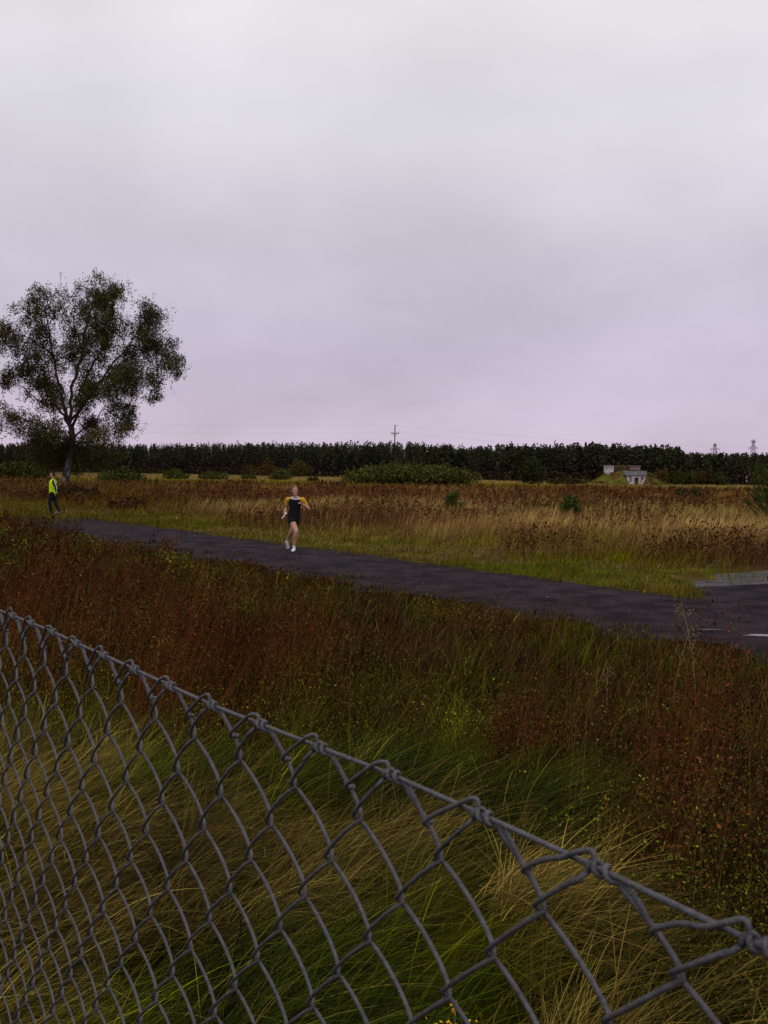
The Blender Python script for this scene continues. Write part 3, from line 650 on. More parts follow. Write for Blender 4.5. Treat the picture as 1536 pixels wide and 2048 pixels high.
# ------------------------------------------------------------------ the birch
def build_birch():
    Y0 = 98.0; base0 = at(129, 976, Y0); base0.z = 0
    root = empty('birch_tree', base0); tag(root, 'large spreading birch with thin autumn leaves and patchy white trunk', 'tree')
    def w(px, py, dy=0.0):
        p = at(px, py, Y0) - base0; p.y = dy; return p
    tr = MB(); trunk = [w(130, 980), w(131, 962), w(133, 945), w(138, 925), w(142, 900), w(145, 875), w(142, 850)]
    tr.tube(trunk, [.52, .42, .37, .34, .32, .31, .26], 12)
    mt = bpy.data.materials.new('birch_bark'); mt.use_nodes = True; t = mt.node_tree; b = t.nodes['Principled BSDF']; b.inputs['Roughness'].default_value = .85
    geo = t.nodes.new('ShaderNodeNewGeometry'); mpn = t.nodes.new('ShaderNodeMapping'); mpn.inputs['Scale'].default_value = (1.0, 1.0, .55)
    t.links.new(geo.outputs['Position'], mpn.inputs[0]); n = t.nodes.new('ShaderNodeTexNoise'); n.inputs['Scale'].default_value = 2.4; n.inputs['Detail'].default_value = 5
    t.links.new(mpn.outputs[0], n.inputs['Vector']); r = t.nodes.new('ShaderNodeValToRGB')
    r.color_ramp.elements[0].position = .53; r.color_ramp.elements[0].color = (.025, .018, .016, 1); r.color_ramp.elements[1].position = .60; r.color_ramp.elements[1].color = (.17, .15, .155, 1)
    t.links.new(n.outputs[0], r.inputs[0])
    sp = t.nodes.new('ShaderNodeSeparateXYZ'); t.links.new(geo.outputs['Position'], sp.inputs[0]); zr = t.nodes.new('ShaderNodeMapRange'); t.links.new(sp.outputs['Z'], zr.inputs[0])
    zr.inputs['From Min'].default_value = 1.6; zr.inputs['From Max'].default_value = 3.2; mxn = t.nodes.new('ShaderNodeMix'); mxn.data_type = 'RGBA'
    t.links.new(zr.outputs[0], mxn.inputs[0]); t.links.new(r.outputs[0], mxn.inputs[6]); mxn.inputs[7].default_value = (.016, .012, .010, 1); t.links.new(mxn.outputs[2], b.inputs['Base Color'])
    tr.build('trunk', mt, root, smooth=True)
    M_L = mat('birch_limb', (.045, .035, .03), .9, .1, noise=(.4, 1))
    limbs = [
      ([(143,865,0),(134,848,.4),(109,815,1.2),(82,788,2.0),(49,752,2.6),(30,715,3.0)], .17),
      ([(142,858,0),(128,801,-.5),(130,780,-.7),(117,752,-1),(117,717,-1.2),(109,673,-1.4),(100,625,-1.6),(118,592,-1.4)], .17),
      ([(142,860,0),(139,834,.2),(139,774,.5),(150,739,.6),(161,698,.6),(172,640,.4),(190,600,.3),(222,570,.2)], .20),
      ([(143,862,0),(169,815,-1),(197,780,-1.8),(232,755,-2.5),(260,750,-3),(290,771,-3.4),(325,788,-3.6)], .15),
      ([(141,840,0),(175,790,1.2),(208,733,2.0),(246,684,2.4),(273,643,2.6),(292,610,2.7)], .15),
      ([(150,800,.3),(188,735,-.6),(215,690,-1),(230,640,-1.2),(235,600,-1.2)], .11),
      ([(143,880,0),(175,840,2),(191,815,2.6),(218,831,3),(240,852,3.2)], .09),
      ([(140,885,0),(105,858,-1.5),(75,845,-2.4),(45,838,-3),(15,845,-3.4)], .10),
      ([(143,890,0),(190,885,-1.8),(235,872,-2.6),(268,858,-3)], .09),
      ([(109,815,1.2),(70,800,1.0),(40,772,.6),(12,760,.3),(-10,775,.2)], .07),
      ([(246,684,2.4),(290,690,1.6),(330,700,1.0),(355,720,.8)], .08),
      ([(117,717,-1.2),(85,690,-2),(50,670,-2.6),(15,688,-3)], .08),
      ([(109,673,-1.4),(80,640,-1.0),(60,625,-.6)], .06),
      ([(161,698,.6),(140,660,1.5),(135,620,2.0)], .07),
      ([(140,895,0),(110,895,1.5),(70,890,2.4),(40,880,2.8)], .07),
      ([(145,890,0),(175,900,2),(215,905,2.6)], .07),
    ]
    nodes = []
    for pts, r0 in limbs:
        P = [w(*q) for q in pts]; Q = []
        for i in range(len(P)-1):
            for s in range(4):
                Q.append(P[i].lerp(P[i+1], s/4) + Vector(rng.normal(size=3))*.08*(1 if s else 0))
        Q.append(P[-1]); lb = MB(); lb.tube(Q, [max(.03, r0*(1-.85*i/(len(Q)-1))) for i in range(len(Q))], 7)
        lb.build('limb', M_L, root, smooth=True); nodes += Q[3:]
    clusters = [(222,572,26),(245,585,20),(190,580,22),(170,575,14),(205,600,26),(125,595,28),(100,590,16),(150,612,22),(80,625,22),(60,640,18),(48,620,8),(110,630,26),
      (280,600,20),(300,622,16),(268,625,24),(308,640,10),(240,640,28),(205,640,28),(170,650,26),(135,655,26),(95,665,22),(40,668,22),(20,680,20),(60,690,22),(8,700,16),(90,705,20),
      (262,668,26),(298,672,24),(320,690,20),(225,690,28),(190,700,28),(240,720,26),(280,708,26),(335,702,14),(352,708,12),(345,730,12),(362,715,8),(315,725,20),(290,745,22),(320,755,16),
      (335,775,10),(340,797,8),(328,800,7),(255,745,18),(215,745,26),(180,740,22),(195,775,26),(230,785,22),(165,770,20),(150,710,18),(120,700,14),(30,730,16),(12,745,14),(8,765,8),(60,730,18),
      (85,755,22),(60,765,12),(100,785,20),(75,800,12),(240,765,18),(270,765,12),(285,785,9),(180,800,24),(215,805,18),(245,808,10),(95,812,16),(120,770,12),
      (225,830,16),(245,845,12),(190,840,22),(165,835,18),(250,822,8),(45,825,18),(25,840,18),(55,845,20),(80,845,20),(105,850,20),(15,858,14),(60,865,18),(95,872,22),(125,865,18),(160,868,22),(200,868,22),(230,870,16),
      (262,858,10),(275,852,9),(262,872,10),(40,872,14),(140,895,24),(100,895,24),(180,895,24),(215,890,18),(70,895,18),(250,885,10),(150,920,22),(110,918,18),(190,915,18),(230,905,12),(30,890,12),(80,912,12),(300,765,10),(355,745,6)]
    SIL = [(40,640),(45,605),(90,575),(120,572),(150,565),(160,560),(220,553),(250,575),(270,590),(300,590),(318,615),(315,650),(335,670),(355,690),(374,712),(350,740),(345,775),
      (340,808),(325,790),(300,775),(280,790),(262,770),(250,800),(255,830),(250,848),(285,850),(282,872),(262,885),(230,900),(190,925),(165,935),(100,935),(60,905),(0,880),(0,840),(30,820),(60,815),
      (90,812),(60,785),(40,765),(0,770),(0,655),(40,650)]
    clusters += [(118, 905, 16), (140, 912, 18), (160, 905, 16), (132, 928, 13), (150, 930, 13), (170, 922, 14), (110, 925, 12), (145, 940, 10), (125, 890, 16), (155, 885, 16)]
    while len(clusters) < 285:
        cx, cy = rng.uniform(0, 372), rng.uniform(555, 930)
        if inpoly(np.array(cx), np.array(cy), SIL) and fbm(cx, cy, .035, 2, 81) > .2: clusters.append((cx, cy, rng.uniform(11, 20)))
    Pn = []; Cn = []; tw = MB(); NV = [n for n in nodes]
    for (cx, cy, rr) in clusters:
        cx -= 5*(cx > 290); rm = rr/F*Y0*1.0
        c0 = w(cx, cy); near = min(NV, key=lambda q: (q.x-c0.x)**2+(q.z-c0.z)**2); 
        c0.y = near.y*1.1 + rng.normal()*1.0
        mid = near.lerp(c0, .5) + Vector((0, 0, .3)); tw.tube([near, mid, c0], [.045, .03, .016], 5)
        tone = rng.uniform(.7, 1.3); rust = rng.random() < .45
        ns = int(8*rm*rm*7.5)+14
        for _ in range(ns):
            d = Vector(rng.normal(size=3))*rm*.56; s0 = c0+Vector((d.x, d.y*1.3, d.z*.85)); L = rng.uniform(.3, 1.1)*(.5+.5*min(1, rm))
            if rng.random() < .25: tw.tube([c0.lerp(s0, .3), s0, s0+Vector((0, 0, -L))], [.014, .011, .008], 3)
            nl = 9; tt = rng.random(nl)
            sway = rng.normal(size=2)*.15
            q = np.array(tuple(s0))[None] + np.stack([sway[0]*tt+rng.normal(size=nl)*.11, sway[1]*tt+rng.normal(size=nl)*.11, -L*tt+rng.normal(size=nl)*.07], 1)
            Pn.append(q); base = np.array((.085,.044,.014)) if (rust and rng.random() < .5) else np.array((.060,.062,.014))
            Cn.append(np.tile(base*tone, (nl, 1)))
    tw.build('twigs', M_L, root)
    P = np.concatenate(Pn); C = jit(np.concatenate(Cn), .35); V, Fq, Cc = leaves(P, rng.uniform(.085, .19, len(P)), C, .75)
    npmesh('crown', V, Fq, M_LEAF, root, Cc)
build_birch()

# ------------------------------------------------------------------ bunker
M_PLAST = mat('stained_render', (.48, .43, .46), .9, .2, noise=(.5, 1.3), bump=(.3, 3))
M_BRICK = mat('broken_brick', (.26, .17, .16), .95, .1, noise=(.5, 1.6), bump=(.5, 4))
M_DARK = mat('interior_shade', (.012, .010, .010), 1, .0)  # near-black colour stands in for the shade inside the openings
M_PAINT = mat('red_brown_paint', (.16, .055, .05), .8, .2)
M_LINTEL = mat('grey_concrete', (.22, .21, .235), .9, .2, noise=(.3, 1.2))
BY = 200.0
def build_bunker():
    m = BY/F; bx = at(1272, 970, BY).x; X = lambda px: (px-1272)*m
    zb = lambda py, px=1272: at(px, py, BY).z
    # mound
    g = np.linspace(-1, 1, 61); GX, GY = np.meshgrid(g, g); rr = np.hypot(GX, GY)
    cxm = at(1256, 970, BY+4.2).x; top = 2.75
    hz = top*np.clip(1-sstep(.28, 1.0, rr*(1+.10*(fbm(GX, GY, 2.0, 2)-.5))), 0, 1) + (fbm(GX, GY, 3.5, 3, 2)-.5)*.5*sstep(1, .6, rr) - .05
    Xm = cxm+GX*9.2; Ym = BY+4.6+GY*8.0
    front = sstep(BY-1.6, BY+1.2, Ym); dx = np.abs(Xm-bx); cut = sstep(2.4, 1.5, dx)
    hz = np.where(Ym < BY+.6, hz*(1-cut*(1-.1)), hz)
    V = np.stack([Xm, Ym, hz], -1).reshape(-1, 3); n = 61; i = np.arange(n-1)[:, None]*n; j = np.arange(n-1)[None]
    Fq = np.stack([i+j, i+j+1, i+n+j+1, i+n+j], -1).reshape(-1, 4)
    nz = fbm(V[:, 0], V[:, 1], .6, 3); c = mixc(OLIVE*.8, BROWN*1.1, sstep(.52, .64, nz)*.8)
    o = npmesh('mound', V, Fq, mat('mound_turf', None, .95, .1, noise=(.4, .8)), col=c, smooth=True); tag(o, kind='structure')
    # turf on it
    k = 9000; a = rng.uniform(0, 2*math.pi, k); q = np.sqrt(rng.random(k)); x = cxm+np.cos(a)*q*9.0; y = BY+4.6+np.sin(a)*q*7.8
    gi = np.clip(((x-cxm)/9.2+1)*30, 0, 60).astype(int); gj = np.clip(((y-BY-4.6)/8+1)*30, 0, 60).astype(int); z = hz[gj, gi]
    ok = ~((np.abs(x-bx) < 2.3) & (y < BY+.9)); x, y, z = x[ok], y[ok], z[ok]; k = len(x)
    cc = jit(mixc(OLIVE*.85, RED*.42, sstep(.52, .64, fbm(x, y, .6, 3))), .3)
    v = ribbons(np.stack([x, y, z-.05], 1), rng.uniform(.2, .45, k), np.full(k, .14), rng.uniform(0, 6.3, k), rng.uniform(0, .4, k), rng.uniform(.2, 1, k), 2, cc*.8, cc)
    veg('mound_turf', [v], M_GRASS, 'rough turf and rusty bracken on the bunker mound', 'grass')
    root = empty('bunker', (bx, BY, 0)); tag(root, 'derelict whitewashed bunker with graffiti half buried in a grassy mound', 'bunker')
    zt = 2.82; z0 = zb(942.5)
    # entrance block with chamfered lower corners, open doorway (real recess)
    L, Rr = X(1253), X(1291); h1 = zb(951)
    dl, dr, dh = X(1269), X(1277), zb(956)
    f = MB(); y0, y1 = 0, .45
    f.prism([(L, h1), (L+.05, 1.1), (L+.45, .35), (L+1.3, -.1), (dl, -.1), (dl, h1)][::-1], y0, y1)
    f.prism([(dr, h1), (dr, -.1), (Rr-.9, -.1), (Rr-.35, .5), (Rr-.05, 1.2), (Rr, h1)][::-1], y0, y1)
    f.box(dl, dr, y0, y1, dh, h1)
    f.build('front_wall', M_PLAST, root, bevel=.02)
    b = MB(); b.box(L+.1, Rr-.1, .5, 3.2, -.1, h1-.02); b.box(dl-.3, dl-.003, .45, .5, -.1, h1-.05)
    b2 = MB(); b2.box(dl-.25, dl, .452, 2.2, -.1, dh+.1); b2.box(dr, dr+.25, .452, 2.2, -.1, dh+.1); b2.box(dl, dr, 2.2, 2.4, -.1, dh+.1)
    for q0, q1 in ((L+.05, L+.35), (Rr-.35, Rr-.05)):
        side_ = MB(); side_.box(q0, q1, .453, 3.5, -.1, h1-.03); side_.build('side_wall', M_PLAST, root)
    b2.build('doorway', M_DARK, root)
    r = MB(); r.prism([(X(1250), h1+.02), (X(1250)-.05, z0-.05), (X(1250)+.2, z0+.02), (X(1292)-.1, z0), (X(1292), z0-.2), (X(1292), h1+.05)][::-1], -.35, 3.6); r.build('lintel_slab', M_LINTEL, root, bevel=.03)
    # graffiti strokes
    def stroke(px_pts, w=.10):
        g_ = MB()
        for (x0, y0_), (x1, y1_) in zip(px_pts[:-1], px_pts[1:]):
            p = Vector((X(x0), -.012, zb(y0_))); q_ = Vector((X(x1), -.012, zb(y1_))); d = (q_-p).normalized(); s_ = Vector((d.z, 0, -d.x))*w*.5
            p -= d*w*.3; q_ += d*w*.3
            V_ = [p-s_, p+s_, q_+s_, q_-s_]; V_ += [v_+Vector((0, .010, 0)) for v_ in V_]
            g_.add(V_, [(0,1,2,3),(4,7,6,5),(0,4,5,1),(1,5,6,2),(2,6,7,3),(3,7,4,0)])
        g_.build('graffiti', M_PAINT, root)
    stroke([(1257,954),(1261,953.5),(1263,956),(1259,958),(1263,960),(1259,964),(1257,962)], .16)
    stroke([(1281,956),(1284,954),(1287,956),(1285,959),(1281.5,960),(1283,964)], .15)
    stroke([(1283,957),(1286,957.5)], .18)
    # upper works behind
    u = MB(); zt1 = zb(932.5); u.prism([(X(1218), zt1), (X(1218.5), zb(946)), (X(1221), zb(951)), (X(1234), zb(951)), (X(1234), zt1+.02)], 3.2, 5.2); u.build('wall_pier', M_PLAST, root, bevel=.03)
    u = MB(); u.box(X(1234.2), X(1262), 3.6, 5.0, zb(941), zt1-.06); u.build('parapet', M_LINTEL, root, bevel=.02)
    u = MB(); u.box(X(1262.2), X(1289), 3.62, 5.0, zb(944), zt1); u.build('brick_parapet', M_BRICK, root, bevel=.02)
    u = MB(); u.box(X(1234.2), X(1252), 4.4, 5.0, 1.0, zb(941)-.01); u.build('recess_shade', M_DARK, root)  # solid block, its near-black colour painted as the shade of a hollow
    for q0, q1, yy in ((1217, 1235, 3.1), (1263, 1290, 3.4)):
        u = MB(); u.box(X(q0), X(q1), yy, 5.3, zt1+.02, zt1+.13); u.build('coping', M_LINTEL, root, bevel=.03)
    k = 1500; x = rng.uniform(X(1235), X(1266), k); y = rng.uniform(3.2, 4.8, k); z = rng.uniform(zb(943), zt1+.05, k)+.25*fbm(x, y, 1.2, 2)
    x, = [x]; wv = leaves(np.stack([x, y, z], 1), rng.uniform(.15, .4, k), jit(np.tile(np.array((.11,.075,.025)), (k, 1)), .3), .5, .5)
    npmesh('overgrowth', wv[0], wv[1], M_LEAF, root, wv[2])
build_bunker()

# ------------------------------------------------------------------ power pole, cables, pylons, marker posts
M_STEEL = mat('weathered_steel', (.025, .025, .03), .7, .3); M_WOOD = mat('pole_wood', (.06, .05, .055), .9, .2)
def pole():
    Y = 420; b = at(790, 850, Y); x, zt = b.x, b.z; root = empty('utility_pole', (x, Y, 0)); tag(root, 'tall dark power pole with one crossarm rising above the wood', 'power pole')
    p = MB(); p.tube([(0, 0, -.2), (0, 0, zt)], [.30, .20], 8); p.build('mast', M_WOOD, root)
    zc = at(790, 867, Y).z; c = MB(); c.box(-1.7, 1.7, -.15, -.02, zc-.13, zc+.13)
    c.build('crossarm', M_WOOD, root)
    for s in (-1.6, -.8, .8, 1.6):
        i = MB(); i.tube([(s, -.08, zc+.14), (s, -.08, zc+.62)], [.10, .13], 6); i.build('insulator', M_STEEL, root)
    t = MB(); t.box(-.15, .75, -.1, .1, zt-.22, zt-.05); t.build('top_bracket', M_STEEL, root)
    br = MB(); br.tube([(0, 0, zc-1.2), (.9, -.05, zc-.15)], .06, 5); br.tube([(0, 0, zc-1.2), (-.9, -.05, zc-.15)], .06, 5); br.build('brace', M_STEEL, root)
    def cable(name, dx, z0, endx, endy, endz, label, sag):
        c_ = MB(); P = []
        for i in range(41):
            t_ = i/40; P.append((x+dx+(endx-x-dx)*t_, Y-.08+(endy-Y)*t_, z0+(endz-z0)*t_-sag*4*t_*(1-t_)))
        c_.tube(P, .016, 4); o = c_.build(name, M_STEEL); tag(o, label, 'cable', 'cables strung from the power pole')
    cable('power_cable', .6, zt-.05, x-240, 380, zt+1.0, 'thin upper cable running left from the top of the power pole', 2.2)
    cable('power_cable', -1.6, zc+.62, x-240, 380, zc+1.0, 'thin lower cable running left from the crossarm', 2.6)
    cable('power_cable', .7, zt-.05, x+260, 520, zt-2.0, 'faint upper cable running right from the pole top', 4.0)
    cable('power_cable', 1.6, zc+.62, x+260, 520, zc-2.0, 'faint lower cable running right from the crossarm', 4.5)
pole()
def pylon(px, top_py, Y, label, wide, low_py, low_w, top_w):
    b = at(px, top_py, Y); h = b.z; root = empty('pylon', (b.x, Y, 0)); tag(root, label, 'pylon', 'pylons beyond the wood')
    z1 = at(px, low_py, Y).z; r = .10
    f = MB(); hw = wide*.42
    for sx in (-1, 1):
        for sy in (-1, 1): f.tube([(sx*hw, sy*hw, 0), (sx*hw*.42, sy*hw*.42, z1), (sx*.45, sy*.45, h)], .17, 4)
    zs = np.linspace(0, h, 12)
    for i in range(11):
        def wd(z): return np.interp(z, [0, z1, h], [hw, hw*.42, .45])
        a, b_ = wd(zs[i]), wd(zs[i+1])
        for sy in (-1, 1):
            f.tube([(-a, sy*a, zs[i]), (b_, sy*b_, zs[i+1])], .09, 4); f.tube([(a, sy*a, zs[i]), (-b_, sy*b_, zs[i+1])], .09, 4)
    f.build('lattice_tower', M_STEEL, root)
    for z, wd_ in ((z1, low_w), (h-.6, top_w)):
        a = MB(); a.tube([(-wd_/2, 0, z), (wd_/2, 0, z)], .2, 4); a.tube([(-wd_/2, 0, z), (0, 0, z+1.6)], .14, 4); a.tube([(wd_/2, 0, z), (0, 0, z+1.6)], .14, 4); a.build('crossarm', M_STEEL, root)
        for s in (-.95, 0.0 if z > z1 else -.6, .95):
            i = MB(); i.tube([(s*wd_/2, 0, z), (s*wd_/2, 0, z-1.3)], .16, 4); i.build('insulator', M_STEEL, root)
pylon(1507, 881, 800, 'right lattice pylon with stacked crossarms beyond the wood', 6.5, 896, 7.5, 4.0)
pylon(1430, 888, 860, 'left lattice pylon half hidden behind the pines', 6.0, 898.5, 8.5, 2.6)
def post(px, top, base, Y, label, bands):
    b = at(px, base, Y); root = empty('marker_post', (b.x, Y, 0)); tag(root, label, 'post', 'marker posts before the wood'); h = at(px, top, Y).z
    p = MB(); p.tube([(0, 0, -.1), (0, 0, h)], .09, 8); p.build('post', mat('faded_red', (.14, .035, .03), .8, .2), root)
    for z0, z1, r in bands:
        q = MB(); q.tube([(0, 0, h*z0), (0, 0, h*z1)], r, 8); q.build('white_band', mat('white_paint', (.5, .46, .46), .7, .3), root)
post(1493, 953, 971, 208, 'taller red marker post with two pale bands before the wood at right', [(.84, 1.02, .12), (.45, .62, .13)])
post(1421, 954, 971, 206, 'lower marker post with one pale head before the wood', [(.82, 1.03, .12)])

# ------------------------------------------------------------------ chain link fence (lattice fitted: pitch 70 x 64.7 mm)
U = Vector((.04051483, -.05706897, .00129653)); Vv = Vector((.00264438, -.00264973, -.03214361)); P0 = Vector((-.39956576, 1.07595455, CAM_H-.16689028))
NF = U.cross(Vv).normalized()
if NF.dot(Vector((0, 0, CAM_H))-P0) < 0: NF = -NF
KN = {0:-.21,1:-.20,2:-.19,3:-.13,4:-.10,5:-.05,6:0,7:.05,8:.03,9:.01,10:-.02,11:.03,12:.10,13:.20}
def jt(i): return float(np.interp(i, list(KN), list(KN.values())))
def build_fence():
    k0, k1, J = -22, 24, 57
    r = .00120
    root = empty('chain_link_fence', (0.2, .2, 0)); tag(root, 'grey chain link wire fence with twisted knots along its top wire', 'fence')
    off = -Vector(root.location)
    def L(i, j, n=0.0):
        # slack: the mesh billows a few millimetres
        b_ = .004*math.sin(i*.55+.7)*math.sin(j*.23+.4)*min(1, max(0, j)/3)
        return P0+U*i+Vv*j+NF*(n+b_)+off
    ns = 12; B = .0046; ov = .040
    # vectorised tubes
    def tubes_np(paths, rad, k=8):
        Vs = []; Fs = []; n0 = 0
        for Pp in paths:
            Pp = np.array([tuple(p) for p in Pp]); n = len(Pp)
            T_ = np.gradient(Pp, axis=0); T_ /= np.linalg.norm(T_, axis=1)[:, None]
            ref = np.array(tuple(NF)) + 0*T_; s = np.cross(T_, ref); sl = np.linalg.norm(s, axis=1)[:, None]
            bad = sl[:, 0] < .15; s[bad] = np.cross(T_[bad], np.array(tuple(Vv.normalized()))); s /= np.linalg.norm(s, axis=1)[:, None]
            q = np.cross(s, T_); a = np.arange(k)*2*math.pi/k
            V = Pp[:, None, :] + rad*(np.cos(a)[None, :, None]*s[:, None, :] + np.sin(a)[None, :, None]*q[:, None, :])
            i = np.arange(n-1)[:, None]*k; j = np.arange(k)[None]
            Fs.append(np.stack([i+j, i+(j+1) % k, i+k+(j+1) % k, i+k+j], -1).reshape(-1, 4)+n0); Vs.append(V.reshape(-1, 3)); n0 += n*k
        return np.concatenate(Vs), np.concatenate(Fs)
    m = mat('dull_zinc_wire', (.115, .108, .115), .5, .35, noise=(.35, 220), metal=.6, bump=(.35, 1100))
    paths = []
    for q in range(k0*2, k1*2):
        even = q % 2 == 0; P = []; ph = rng.normal()*.012
        lo = q*.5; N_ = (J)*ns
        for s in range(N_+1):
            j = s/ns
            if j < .20: continue
            tri = abs(((j + (0 if even else 1)) % 2) - 1)           # 1 at own left node, 0 at right
            u = 1-tri; us = u
            xx = lo - ov + (.5+2*ov)*us + ph*math.sin(j*1.3)
            sgn = math.sin(math.pi*(j + (0 if even else 1)))
            dep = -B*math.copysign(abs(sgn)**.5, sgn)
            jj = j
            if j < 1: jj = j + (1-j)*jt(lo+.25)
            P.append(L(xx, jj, dep))
        paths.append(P)
    V, Fq = tubes_np(paths, r, 8)
    npmesh('wire_mesh', V, Fq, m, root, smooth=True)
    # top line wire
    P = []
    for s in range((k1-k0)*8+1):
        i = k0+s/8; fr = i-round(i)
        P.append(L(i, jt(i)+.05, .0))
    V, Fq = tubes_np([P], r*1.05, 10); npmesh('top_wire', V, Fq, m, root, smooth=True)
    # knots
    for k in range(k0+1, k1-1):
        t0 = jt(k); strands = []; e = rng.normal(size=6)*.02
        # loop wire: leaves the mesh left of the knot, arches over and winds about the line wire
        ctrl = [(k-.68, .61+.38*t0, -.0068), (k-.65, .60+.38*t0, -.0015), (k-.60, .50+.3*t0, .001), (k-.42, .26+t0*.5, .0015), (k-.25, .06+t0, .0025), (k-.12, -.09+t0, .003), (k-.03, -.14+t0+e[0], .001)]
        Pl = [L(*c) for c in ctrl]
        turns = 1.5; w0 = k-.02; rw = r*2.05
        for s in range(1, 34):
            a = -math.pi/2*1 + turns*2*math.pi*s/33; i = w0 + .13*s/33
            # circle around the line wire: down = Vv, toward camera = NF
            c = L(i, jt(i)+.05, 0); dn = Vv.normalized()
            Pl.append(c + dn*math.sin(a)*rw + NF*math.cos(a+math.pi)*-rw)
        Pl += [L(k+.185, .12+t0, -.0002), L(k+.265, .32+t0*.5, -.0012), L(k+.30, .48+.3*t0, -.0022), L(k+.33, .57+.38*t0, -.0025), L(k+.345, .61+.38*t0, -.005), L(k+.32, .62+.38*t0, -.0068)]
        strands.append(Pl)
        # mesh wire hooked under and over the line wire
        JJ = lambda q: q+(1-q)*t0
        Ph = [L(k-.146, JJ(.32), .0046), L(k-.088, JJ(.22), .0043)]
        for s in range(0, 16):
            a = .30*math.pi - 1.65*math.pi*s/15; i = k-.055 + .07*s/15; c = L(i, jt(i)+.05, 0)
            Ph.append(c + Vv.normalized()*math.sin(a)*rw*1.02 + NF*math.cos(a)*rw*1.02)
        Ph += [L(k+.062, JJ(.19), -.0040), L(k+.134, JJ(.30), -.0046)]
        strands.append(Ph)
        # smooth the paths
        out_ = []
        for S_ in strands:
            A_ = np.array([tuple(p) for p in S_]); n = len(A_); tt = np.linspace(0, n-1, n*3)
            i0 = np.clip(np.floor(tt).astype(int), 0, n-2); f_ = (tt-i0)[:, None]
            p0 = A_[np.clip(i0-1, 0, n-1)]; p1 = A_[i0]; p2 = A_[i0+1]; p3 = A_[np.clip(i0+2, 0, n-1)]
            out_.append(.5*((2*p1)+(-p0+p2)*f_+(2*p0-5*p1+4*p2-p3)*f_**2+(-p0+3*p1-3*p2+p3)*f_**3))
        V, Fq = tubes_np(out_, r, 8); npmesh('knot', V, Fq, m, root, smooth=True)
build_fence()

# ------------------------------------------------------------------ people
M_SKIN = mat('skin', None, .6, .3); M_CLOTH = mat('cloth', None, .9, .1, noise=(.15, 30)); M_HAIR = mat('hair', None, .8, .2, noise=(.3, 60))
def limb(mb, pts, k=12):
    P = [Vector(p[:3]) for p in pts]; rr = [p[3] for p in pts]
    Q = []; q = []
    for i in range(len(P)-1):
        for s in range(3):
            t = s/3; Q.append(P[i].lerp(P[i+1], t)); q.append(rr[i]*(1-t)+rr[i+1]*t)
    Q.append(P[-1]); q.append(rr[-1]); mb.tube(Q, q, k)
    for p, r_ in zip(P, rr): mb.ball(p, r_, r_, r_, k=10)
def hand(mb, wrist, tip, palmn, curl, sc=1.0, thumb_side=1):
    """palm and five fingers; tip: direction of the fingers, palmn: towards where they curl"""
    w = Vector(wrist); d = Vector(tip).normalized(); n = Vector(palmn); n = (n-d*n.dot(d)).normalized(); s = d.cross(n)*thumb_side
    mb.loft([(w+d*t*sc, rx*sc, .013*sc, s, n) for t, rx in ((-.01, .024), (.02, .032), (.06, .040), (.088, .038))], 10)
    for k, (o, L) in enumerate(((.030, .068), (.010, .077), (-.010, .072), (-.029, .056))):
        p = w+(d*.085+s*o)*sc; a = 0; pts = [(*p, .0088*sc)]
        for q in range(3):
            a += curl*(.6+.15*k/3); dd = d*math.cos(a)+n*math.sin(a); p = p+dd*L*sc*(.42, .33, .25)[q]; pts.append((*p, (.0085-.0008*q)*sc))
        limb(mb, pts, 7)
    p = w+(d*.03+s*.034)*sc; pts = [(*p, .012*sc)]; p = p+(d*.6+s*.7+n*.3).normalized()*.035*sc; pts.append((*p, .010*sc))
    p = p+(d*.8+s*.1+n*.6).normalized()*.03*sc; pts.append((*p, .008*sc)); limb(mb, pts, 7)
def head(mb, c, fwd, tilt_up, s=1.0):
    f = Vector(fwd).normalized(); up = Vector((0, 0, 1))*1.0 + f*0 + Vector(tilt_up); up = (up-f*up.dot(f)).normalized(); r_ = f.cross(up)
    rot = Matrix((r_, f, up)).transposed(); c = Vector(c)
    q = lambda x, y, z: c + (r_*x + f*y + up*z)*s
    mb.ball(q(0, -.012, .03), .073*s, .090*s, .088*s, rot, 16)
    mb.ball(q(0, .018, -.035), .056*s, .066*s, .080*s, rot, 14)
    mb.ball(q(0, .062, -.088), .026*s, .024*s, .022*s, rot, 10)
    mb.loft([(q(0, .082, .025), .008*s, .008*s, r_, f), (q(0, .098, -.012), .013*s, .012*s, r_, f), (q(0, .09, -.026), .017*s, .008*s, r_, f)], 8)
    mb.ball(q(0, .083, -.055), .022*s, .010*s, .009*s, rot, 8)
    for x in (-1, 1):
        mb.ball(q(x*.076, -.008, -.005), .010*s, .020*s, .032*s, rot, 8)
        mb.ball(q(x*.03, .075, .030), .020*s, .010*s, .008*s, rot, 8)
        mb.ball(q(x*.040, .055, -.02), .020*s, .02*s, .02*s, rot, 8)
    return q, r_, f, up, rot
def paint(o, base, spots):
    me = o.data; n = len(me.vertices); co = np.empty(n*3, np.float32); me.vertices.foreach_get('co', co); co = co.reshape(-1, 3)
    c = np.ones((n, 4), np.float32); c[:, :3] = base
    for p, r_, col in spots:
        d = np.linalg.norm((co-np.array(tuple(p)))/np.array(r_), axis=1) < 1; c[d, :3] = col
    for a in list(me.color_attributes): me.color_attributes.remove(a)
    a = me.color_attributes.new('Col', 'FLOAT_COLOR', 'POINT'); a.data.foreach_set('color', c.ravel())
